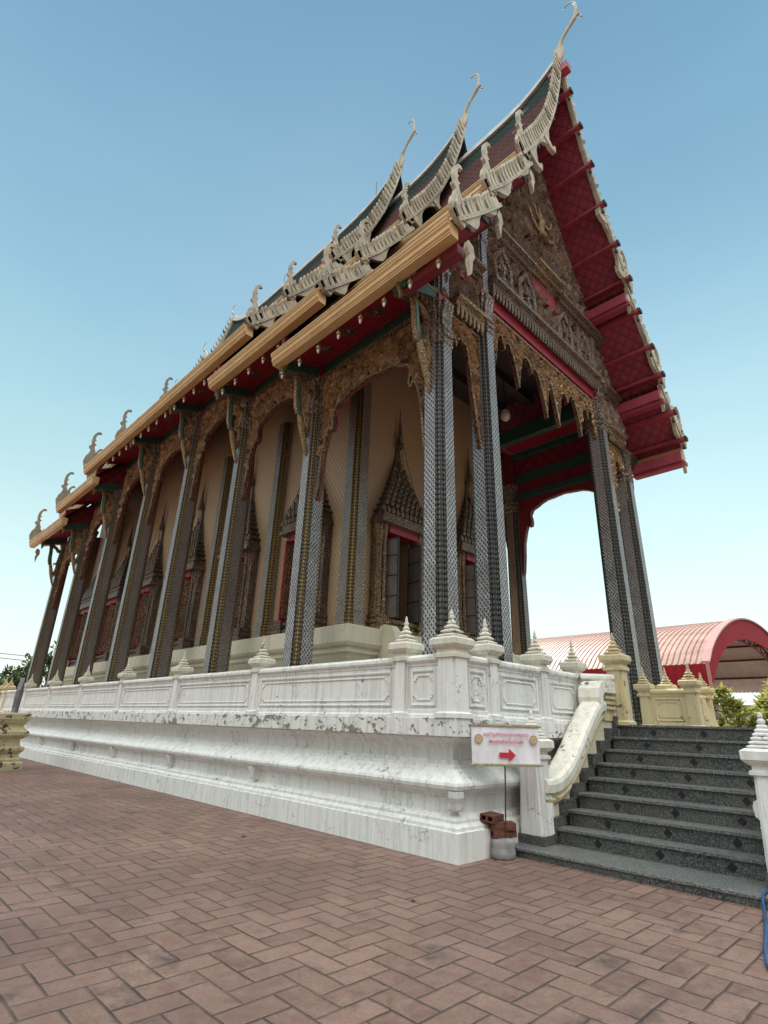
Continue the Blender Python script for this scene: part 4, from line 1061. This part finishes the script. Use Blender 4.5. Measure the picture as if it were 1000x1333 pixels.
# ================================================================== small things
# direction sign
SP=Vector((.70,-.12,0)); ang=atan2(-.837,.547)   # banner runs along the picture's right
dirx=Vector((.85,-.527,0))
sg=empty('direction_sign',SP,'white banner sign with red arrow and pink Thai writing on a thin rod','sign')
rz=atan2(dirx.y,dirx.x)
sg.rotation_euler=(0,0,rz)      # local x = along banner, -y towards the viewer
m=MB(); nx_,nz_=14,8; W2,H2,ZC,YB=.425,.203,1.165,-.150
m.smooth=True
def bw(u,v): return .010*sin(9*u+5*v)+.006*sin(23*u-9*v)
for i in range(nx_):
    for j in range(nz_):
        q=[(i,j),(i+1,j),(i+1,j+1),(i,j+1)]
        P=[]
        for a,b in q:
            u=-W2+2*W2*a/nx_; v=-H2+2*H2*b/nz_; P.append((u,YB+bw(u,v)*(1-abs(2*b/nz_-1)**2)*.5,ZC+v))
        m.poly(P)
m.build('banner',VINYL,sg,(0,0,0))
m=MB()
for zz in (ZC+H2+.008,ZC-H2-.008):
    m.tube([(-W2-.03,YB,zz),(W2+.03,YB,zz)],.011,6); m.cur=0
    for k in range(26): 
        xx=-W2+.02+(2*W2-.04)*k/25; m.tube([(xx,YB-.001,zz-.014),(xx+.012,YB-.001,zz+.014)],.013,5)
m.build('dowel',BAMB,sg)
m=MB(); m.tube([(0,YB+.022,ZC+H2+.03),(.004,-.07,.7),(.01,.02,.02)],.0085,6); m.build('rod',ROD,sg)
def flat_text(body,size,x,z,mat,name,width):
    cu=bpy.data.curves.new(name,'FONT'); cu.body=body; cu.size=size; cu.align_x='CENTER'; cu.extrude=.0006; cu.offset=.0011
    o=bpy.data.objects.new(name,cu); col.objects.link(o); bpy.context.view_layer.update()
    w=o.dimensions.x or 1
    dg=bpy.context.evaluated_depsgraph_get(); me=bpy.data.meshes.new_from_object(o.evaluated_get(dg)); bpy.data.objects.remove(o)
    o=bpy.data.objects.new(name,me); col.objects.link(o); me.materials.clear(); me.materials.append(mat)
    o.parent=sg; o.location=(x,YB-.021,z); o.rotation_euler=(pi/2,0,0); k=width/w; o.scale=(k,k*1.0,1); return o
flat_text('ขอเชิญสักการะหลวงพ่อขาว',.07,0,ZC+.098,INKP,'lettering',.57)
flat_text('พระประธานในอุโบสถ',.07,0,ZC+.022,INKR,'lettering',.43)
m=MB(); m.prism([(-.095,-.028),(.025,-.028),(.025,-.072),(.11,0),(.025,.072),(.025,.028),(-.095,.028)],lambda u,v,w:(u,YB-.019-w,ZC-.105+v),0,.0015); m.build('arrow',INKR,sg)
for s in (-1,1):
    m=MB(); cx,cz=s*.345,ZC+.065
    def disc(r0,r1,n,mi,dep):
        m.cur=mi
        for k in range(n):
            a,b=2*pi*k/n,2*pi*(k+1)/n; m.poly([(cx+r0*cos(a),dep,cz+r0*sin(a)),(cx+r1*cos(a),dep,cz+r1*sin(a)),(cx+r1*cos(b),dep,cz+r1*sin(b)),(cx+r0*cos(b),dep,cz+r0*sin(b))])
    disc(.036,.050,28,0,YB-.021); disc(.0,.036,28,1,YB-.0205); disc(.028,.031,28,0,YB-.022); disc(.006,.013,20,0,YB-.022)
    for k in range(8):
        a=2*pi*k/8; m.cur=0; c_,s_=cos(a),sin(a); m.poly([(cx+.012*c_-.003*s_,YB-.0222,cz+.012*s_+.003*c_),(cx+.012*c_+.003*s_,YB-.0222,cz+.012*s_-.003*c_),(cx+.029*c_+.003*s_,YB-.0222,cz+.029*s_-.003*c_),(cx+.029*c_-.003*s_,YB-.0222,cz+.029*s_+.003*c_)])
    m.build('wheel_emblem',[INKG,INKW],sg,recalc=False)
# footing and bricks
m=MB(); m.smooth=True
m.loft([[(r*1.15*cos(a)*(1+.05*sin(3*a)),r*.95*sin(a)*(1+.04*cos(2*a)),z) for a in [2*pi*k/18 for k in range(18)]] for r,z in ((.125,0),(.135,.02),(.137,.07),(.128,.10),(.128,.115),(.13,.16),(.118,.19),(.05,.196))])
tag(m.build('concrete_footing',CONC,None,(.69,-.10,0)),'round grey concrete footing at the bottom of the sign rod','footing')
def hollow_brick(loc,rot,lab):
    m=MB(); L,W_,H_=.15,.085,.075
    # body with real holes through its length: frame bars
    for (a,b,c,d) in ((-W_,-W_+.02,0,H_),(W_-.02,W_,0,H_),(-.012,.012,.015,H_-.015),(-W_+.02,W_-.02,0,.015),(-W_+.02,W_-.02,H_-.015,H_)): m.box(-L,L,a,b,c,d)
    m.box(-L*.9,L*.9,-W_-.004,-W_-.0005,H_*.3,H_*.7)
    return tag(m.build('hollow_brick',BRICK,None,loc,rot,bevel=.004),lab,'brick','bricks stacked on the sign footing')
hollow_brick((.74,-.05,.197),(0,0,rz+.15),'dark red hollow brick lying lowest on the concrete footing')
hollow_brick((.735,-.055,.274),(0,0,rz-.12),'red hollow brick in the middle of the small stack behind the rod')
hollow_brick((.66,.02,.352),(.10,.02,rz+.75),'red hollow brick lying askew on top of the small stack')
# hose
m=MB(); m.smooth=True
m.tube([(1.35,-2.75,.107),(1.12,-2.55,.107),(.95,-2.545,.108),(.86,-2.555,.115),(.80,-2.56,.09),(.74,-2.575,.03),(.62,-2.60,.016),(.4,-2.655,.016),(.1,-2.72,.016),(-.25,-2.79,.016),(-.55,-2.87,.016),(-.9,-3.05,.016),(-1.3,-3.4,.016)],.012,8)
tag(m.build('garden_hose',HOSE),'blue rubber hose hanging over the bottom granite step','hose')

# boundary stone and its pedestal at the far left
pd=MB(); 
pd.stack([(.50,0),(.50,.16),(.46,.19),(.46,.25),(.40,.29),(.385,.36),(.43,.42),(.46,.46),(.46,.52),(.38,.57),(.36,.64),(.36,.72),(.42,.77),(.475,.82),(.475,.90),(.44,.93),(.36,1.02),(.35,1.06),(.40,1.12),(.42,1.18),(.44,1.20),(.44,1.33),(.40,1.36)],n=4)
tag(pd.build('stone_pedestal',OLDYEL,None,(-1.66,13.62,0),(0,0,.32)),'mouldy yellow moulded pedestal standing on the brick paving by the terrace','pedestal')
m=MB(); m.prism([(-.17,0),(.17,0),(.15,.12),(.20,.35),(.19,.55),(.10,.74),(0,.88),(-.10,.74),(-.19,.55),(-.20,.35),(-.15,.12)],lambda u,v,w:(u,w,v),-.05,.05)
tag(m.build('boundary_stone',STONE,None,(-1.50,13.42,1.358),(0,0,1.15),bevel=.015),'grey leaf shaped boundary stone standing on the yellow pedestal','stone')

# assembly hall with arched sheet roof
hl=empty('assembly_hall',(36,20,0),'arched hall with pink sheet roof and red fascia beyond the temple','hall')
HO=(-36,-20,0)
HXA,HXB=25.,47.; HYA,HYB=4.3,23.; EZ,RZ=4.56,8.05
def arch(t,dz=0,k=0): # t 0..1 across
    x=HXA+(HXB-HXA)*t; return x,EZ+(RZ-EZ)*(1-(2*t-1)**2)**.82+dz
NA=28
m=MB()
for (mi,dz) in ((0,0),(1,-.05)):
    m.cur=mi; y=HYA
    while y<HYB:
        a=[]
        for (yy,h) in ((y,0),(y+.16,0),(y+.18,.045),(y+.26,.045),(y+.28,0)):
            a.append((yy,h))
        for q in range(4):
            for k in range(NA):
                x0,z0=arch(k/NA,dz); x1,z1=arch((k+1)/NA,dz)
                m.poly([(x0,a[q][0],z0+a[q][1]),(x0,a[q+1][0],z0+a[q+1][1]),(x1,a[q+1][0],z1+a[q+1][1]),(x1,a[q][0],z1+a[q][1])])
        y+=.28
m.build('roof_sheet',[ROOFS,ROOFU],hl,HO,recalc=False)
m=MB(); m.box(HXA-.06,HXA-.02,HYA,HYB,3.48,EZ+.0)
y=HYA+.2
while y<HYB-.3: m.box(HXA-.10,HXA-.061,y,y+.06,3.48,EZ-.02); y+=.4
m.build('side_fascia',REDS,hl,HO)
m=MB(); 
for k in range(NA):
    def S(t,d):
        x,z=arch(t); c=Vector((36,2.2)); v=(Vector((x,z))-c).normalized(); return (x-v.x*d,z-v.y*d)
    t0,t1=k/NA,(k+1)/NA
    o0=S(t0,-.1);o1=S(t1,-.1); i0=S(t0,1.25); i1=S(t1,1.25)
    if k==0: o0=(HXA-.06,EZ+.02); i0=(HXA-.06,3.42)
    P=[o0,o1,i1,i0]
    m.prism(P,lambda u,v,w:(u,w,v),HYA-.12,HYA-.04)
m.build('gable_fascia',REDS,hl,HO)
m=MB(); rg=[]
for k in range(NA+1):
    x,z=arch(k/NA); rg.append([(x,HYA-.22,z+.03),(x,HYA+.15,z+.08),(x,HYA+.15,z+.14),(x,HYA-.22,z+.12)])
m.loft(rg); m.box(HXA-.09,HXA-.02,HYA-.16,HYA-.02,3.42,EZ+.05); m.build('roof_flashing',PINKT,hl,HO)
m=MB()
for k in range(2,NA,3):
    x,z=arch(k/NA,-.22); m.box(x-.06,x+.06,HYA,HYB,z-.08,z+.06)
m.build('purlins',STEELM,hl,HO)
for yy in (HYA+.6,HYA+7,HYA+14):
    m=MB(); top=[];bot=[]
    for k in range(NA+1):
        x,z=arch(k/NA,-.42); top.append((x,yy,z)); c=Vector((36,2.2)); v=(Vector((x,z))-c).normalized(); bot.append((x-v.x*.7,yy,z-v.y*.7))
    m.tube(top,.06,4); m.tube(bot,.06,4)
    for k in range(NA): m.tube([top[k],bot[k+1]] if k%2 else [bot[k],top[k+1]],.035,4)
    m.build('arch_truss',STEELM,hl,HO)
    for xx in (HXA+.4,HXB-.4):
        p=MB(); p.box(xx-.16,xx+.16,yy-.16,yy+.16,0,4.2); p.build('steel_post',STEELM,hl,HO)
m=MB()
for xx in (HXA+.4,):
    m.tube([(xx,HYA+.6,4.0),(xx,HYB,4.0)],.06,4); m.tube([(xx,HYA+.6,3.2),(xx,HYB,3.2)],.06,4)
    y=HYA+.6
    while y<HYB-2: m.tube([(xx,y,3.2),(xx,y+.9,4.0)],.035,4); m.tube([(xx,y+.9,4.0),(xx,y+1.8,3.2)],.035,4); y+=1.8
for zz in (3.5,2.8): m.tube([(HXA+.4,HYB-6,zz),(HXB-.4,HYB-6,zz)],.1,4)
m.build('lattice_girder',STEELM,hl,HO)
m=MB(); m.box(HXB-.3,HXB-.1,HYA+3,HYB,0,3.6); m.build('back_wall',ROOFU,hl,HO)

# ------------------------------------------------------------------ plants
def leaf(m,p,d,n,L,w):
    d=d.normalized(); sd=d.cross(n)
    if sd.length<1e-3: sd=Vector((1,0,0))
    sd.normalize(); up=sd.cross(d)
    a=p; b=p+d*L*.5+sd*w+up*L*.05; c=p+d*L-up*L*.12; e=p+d*L*.5-sd*w+up*L*.05
    m.poly([a,b,c,e])
def rnd_dir(up=.3):
    while True:
        v=Vector((random.uniform(-1,1),random.uniform(-1,1),random.uniform(-1,1)))
        if .1<v.length<1: v.normalize(); v.z+=up; return v.normalized()
def shrub(x,y,h,r,label,n=130,mat=LEAF,L=.26):
    o=empty('shrub',(x,y,0),label,'shrub','shrubs behind the stairs')
    t=MB(); m=MB(); 
    for k in range(9):
        a=random.uniform(0,2*pi); rr=r*random.uniform(.3,.85)
        tip=Vector((cos(a)*rr,sin(a)*rr,h*random.uniform(.6,.92)))
        t.tube([(0,0,0),tuple(tip*.5+Vector((0,0,h*.12))),tuple(tip)],[.05,.03,.012],5)
    for k in range(n):
        a=random.uniform(0,2*pi); u=random.random()**.5; zz=random.uniform(.15,1)
        env=sin(pi*min(1,.12+zz*.88))**.6
        c=Vector((cos(a)*r*u*env,sin(a)*r*u*env,h*zz*(.92+.16*random.random())))
        for q in range(13):
            b=2*pi*q/13+random.random(); el=random.uniform(.1,1.1)
            d=Vector((cos(b)*cos(el),sin(b)*cos(el),sin(el)))
            leaf(m,c+d*.02,d,Vector((0,0,1)),L*random.uniform(.6,1.15),L*.19)
    t.build('stem',BARK,o); m.build('foliage',mat,o,recalc=False); return o
shrub(12.6,.55,2.36,.95,'rounded shrub close behind the yellow parapet, lower than its neighbour')
shrub(12.7,-1.05,2.62,1.15,'taller bright green shrub beside the right newel post',170)
shrub(14.9,-.3,2.6,1.3,'shrub standing farther back between the two front shrubs',120)
def tree(x,y,h,r,label,n=260,L=.3):
    o=empty('tree',(x,y,0),label,'tree','trees at the far end of the terrace')
    t=MB(); m=MB(); tips=[]
    t.tube([(0,0,0),(.05,.03,h*.3),(.0,.1,h*.55)],[.16,.12,.09],8)
    for k in range(12):
        a=random.uniform(0,2*pi); rr=r*random.uniform(.4,1.)
        tip=Vector((cos(a)*rr,sin(a)*rr,h*random.uniform(.55,1.)))
        b=Vector((0,.06,h*random.uniform(.3,.55)))
        mid=(b+tip)/2+Vector((0,0,.2)); t.tube([tuple(b),tuple(mid),tuple(tip)],[.06,.04,.012],5); tips+= [tip,mid.lerp(tip,.6)]
    for k in range(n):
        c=random.choice(tips)+Vector((random.gauss(0,.3),random.gauss(0,.3),random.gauss(0,.26)))*r*.55
        for q in range(9): leaf(m,c+rnd_dir(0)*.12,rnd_dir(.2),rnd_dir(0),L*random.uniform(.6,1.2),L*.22)
    t.build('trunk',BARK,o); m.build('crown',LEAFT,o,recalc=False); return o
tree(3.3,30.5,4.5,1.5,'small leafy tree behind the last temple column, sky showing through',200)
tree(1.2,32.,3.4,1.6,'lower dense tree at the left edge beyond the balustrade',260)
tree(-1.5,36.,3.6,2.0,'low tree farther off at the extreme left edge',220)
tree(5.5,31.0,4.3,1.3,'thin tree showing between the two last temple columns',150)

# power cables
for k,(z,dz) in enumerate(((6.65,-.012),(6.22,-.011))):
    m=MB(); m.tube([(x,60,z+dz*(x-5)+.0005*(x-14)**2) for x in range(-40,60,5)],.03,4)
    tag(m.build('power_cable',IRON),['upper thin power cable crossing the pale sky','lower thin power cable crossing the pale sky'][k],'cable','cables in the far left sky')
# litter
for k,(x,y,r,lab) in enumerate(((-1.02,2.55,.05,'dark dry leaf lying on the paving before the long terrace wall'),(-2.83,-1.95,.035,'small red brown leaf on the near paving'),(-1.3,-.55,.03,'tiny dark leaf on the paving near the banner sign'))):
    m=MB(); m.poly([(-r,-.2*r,.004),(0,-.55*r,.012),(r,.1*r,.006),(.1*r,.5*r,.016)]); m.poly([(-.4*r,.5*r,.010),(.1*r,.9*r,.006),(.7*r,.7*r,.014)])
    tag(m.build('fallen_leaf',DRYL,None,(x,y,0),(0,0,k*1.3),recalc=False),lab,'leaf')
m=MB(); m.poly([(-.03,-.012,.004),(.025,-.018,.010),(.03,.01,.005),(-.02,.02,.012)]); tag(m.build('paper_scrap',WHITEM,None,(-2.52,-2.34,0),recalc=False),'small white paper scrap on the near paving','litter')

# ------------------------------------------------------------------ light, sky, camera
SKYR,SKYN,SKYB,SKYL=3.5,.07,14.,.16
SUN_EL=radians(46); SX,SY=.62,.785
w=bpy.data.worlds.new('World'); scn.world=w; w.use_nodes=True; nt=w.node_tree
bg=nt.nodes['Background']; sky=nt.nodes.new('ShaderNodeTexSky'); sky.sky_type='NISHITA'; sky.sun_disc=False
sky.sun_elevation=SUN_EL; sky.sun_rotation=atan2(SX,SY); sky.air_density=1.0; sky.dust_density=1.0; sky.ozone_density=1.6; sky.altitude=0
# hazy tropical sky: pale at the horizon, deeper overhead, with part of the physical sky's glow round the sun;
# an unseen bright patch is added high behind the viewer to fill the shade
def wn(t,**k):
    n=nt.nodes.new(t)
    for q,v in k.items(): setattr(n,q,v)
    return n
gm=wn('ShaderNodeGamma'); gm.inputs[1].default_value=.6; nt.links.new(sky.outputs[0],gm.inputs[0])
tc=wn('ShaderNodeTexCoord'); sx=wn('ShaderNodeSeparateXYZ'); nt.links.new(tc.outputs['Generated'],sx.inputs[0])
hz=wn('ShaderNodeTexNoise'); hm=wn('ShaderNodeMapping'); nt.links.new(tc.outputs['Generated'],hm.inputs[0]); hm.inputs['Scale'].default_value=(1.2,1.2,4.5)
nt.links.new(hm.outputs[0],hz.inputs['Vector']); hz.inputs['Scale'].default_value=1.7; hz.inputs['Detail'].default_value=5.; hz.inputs['Roughness'].default_value=.55
ha=wn('ShaderNodeMath',operation='MULTIPLY_ADD'); nt.links.new(hz.outputs[0],ha.inputs[0]); ha.inputs[1].default_value=.10; 
hs=wn('ShaderNodeMath',operation='SUBTRACT'); nt.links.new(sx.outputs[2],hs.inputs[0]); hs.inputs[1].default_value=.05; nt.links.new(hs.outputs[0],ha.inputs[2])
rp=wn('ShaderNodeValToRGB'); nt.links.new(ha.outputs[0],rp.inputs[0]); e=rp.color_ramp.elements
stops=[(0.,(1.08,1.16,1.08)),(.10,(.98,1.14,1.08)),(.22,(.78,1.04,1.03)),(.42,(.49,.79,.87)),(.62,(.32,.59,.76)),(.82,(.205,.43,.62)),(1.,(.14,.31,.50))]
while len(e)<len(stops): e.new(.5)
for i,(p,c) in enumerate(stops): e[i].position=p; e[i].color=(*c,1)
def sc(v,k):
    n=wn('ShaderNodeVectorMath',operation='SCALE'); nt.links.new(v,n.inputs[0])
    if isinstance(k,(int,float)): n.inputs['Scale'].default_value=k
    else: nt.links.new(k,n.inputs['Scale'])
    return n.outputs[0]
ad=wn('ShaderNodeVectorMath',operation='ADD'); nt.links.new(sc(rp.outputs[0],SKYR),ad.inputs[0]); nt.links.new(sc(gm.outputs[0],SKYN),ad.inputs[1])
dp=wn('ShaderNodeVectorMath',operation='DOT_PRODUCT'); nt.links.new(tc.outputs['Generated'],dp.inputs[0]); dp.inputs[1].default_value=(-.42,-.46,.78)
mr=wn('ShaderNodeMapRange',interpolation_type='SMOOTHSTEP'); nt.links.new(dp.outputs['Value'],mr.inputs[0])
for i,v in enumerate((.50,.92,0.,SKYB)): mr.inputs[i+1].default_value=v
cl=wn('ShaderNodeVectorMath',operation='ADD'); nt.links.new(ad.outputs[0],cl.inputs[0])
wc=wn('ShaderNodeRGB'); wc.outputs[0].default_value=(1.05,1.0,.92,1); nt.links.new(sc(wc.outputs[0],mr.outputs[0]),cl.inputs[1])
dg=wn('ShaderNodeVectorMath',operation='DOT_PRODUCT'); nt.links.new(tc.outputs['Generated'],dg.inputs[0]); dg.inputs[1].default_value=(.925,.35,.12)
mg=wn('ShaderNodeMapRange',interpolation_type='SMOOTHSTEP'); nt.links.new(dg.outputs['Value'],mg.inputs[0])
for i,v in enumerate((.74,1.,0.,.55)): mg.inputs[i+1].default_value=v
gc=wn('ShaderNodeRGB'); gc.outputs[0].default_value=(.92,1.,.98,1)
c2=wn('ShaderNodeVectorMath',operation='ADD'); nt.links.new(cl.outputs[0],c2.inputs[0]); nt.links.new(sc(gc.outputs[0],mg.outputs[0]),c2.inputs[1]); cl=c2
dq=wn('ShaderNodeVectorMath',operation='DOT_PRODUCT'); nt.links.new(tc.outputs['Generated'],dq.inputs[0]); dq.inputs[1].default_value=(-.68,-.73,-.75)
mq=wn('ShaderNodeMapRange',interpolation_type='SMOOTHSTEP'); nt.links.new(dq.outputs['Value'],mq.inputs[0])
for i,v in enumerate((.0,.45,1.,SKYL)): mq.inputs[i+1].default_value=v  # unseen low sky behind the viewer dimmed, added to deepen shade under the eaves
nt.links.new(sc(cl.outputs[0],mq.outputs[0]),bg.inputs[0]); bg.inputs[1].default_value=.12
sl=bpy.data.lights.new('sun','SUN'); sl.energy=3.5; sl.angle=radians(.5); sl.color=(1,.94,.84)
so=bpy.data.objects.new('sun',sl); col.objects.link(so)
d=Vector((SX*cos(SUN_EL),SY*cos(SUN_EL),sin(SUN_EL))); so.rotation_euler=d.to_track_quat('Z','Y').to_euler()

cam=bpy.data.cameras.new('camera'); co=bpy.data.objects.new('camera',cam); col.objects.link(co)
yaw,pit,rol=radians(.979),radians(21.424),radians(1.772); a=pi/4+yaw
fw=Vector((cos(a)*cos(pit),sin(a)*cos(pit),sin(pit))); rt=Vector((sin(a),-cos(a),0)); up=rt.cross(fw)
r2=cos(rol)*rt+sin(rol)*up; u2=-sin(rol)*rt+cos(rol)*up
M=Matrix((( r2.x,u2.x,-fw.x,-5.237),(r2.y,u2.y,-fw.y,-4.138),(r2.z,u2.z,-fw.z,1.35),(0,0,0,1)))
co.matrix_world=M; cam.sensor_width=36; cam.lens=704.7/1333*36; cam.clip_end=2000; cam.clip_start=.05
scn.camera=co
scn.view_settings.view_transform='Standard'; scn.view_settings.look='None'; scn.view_settings.exposure=1.1; scn.view_settings.gamma=1
scn.cycles.max_bounces=8; scn.cycles.use_denoising=True
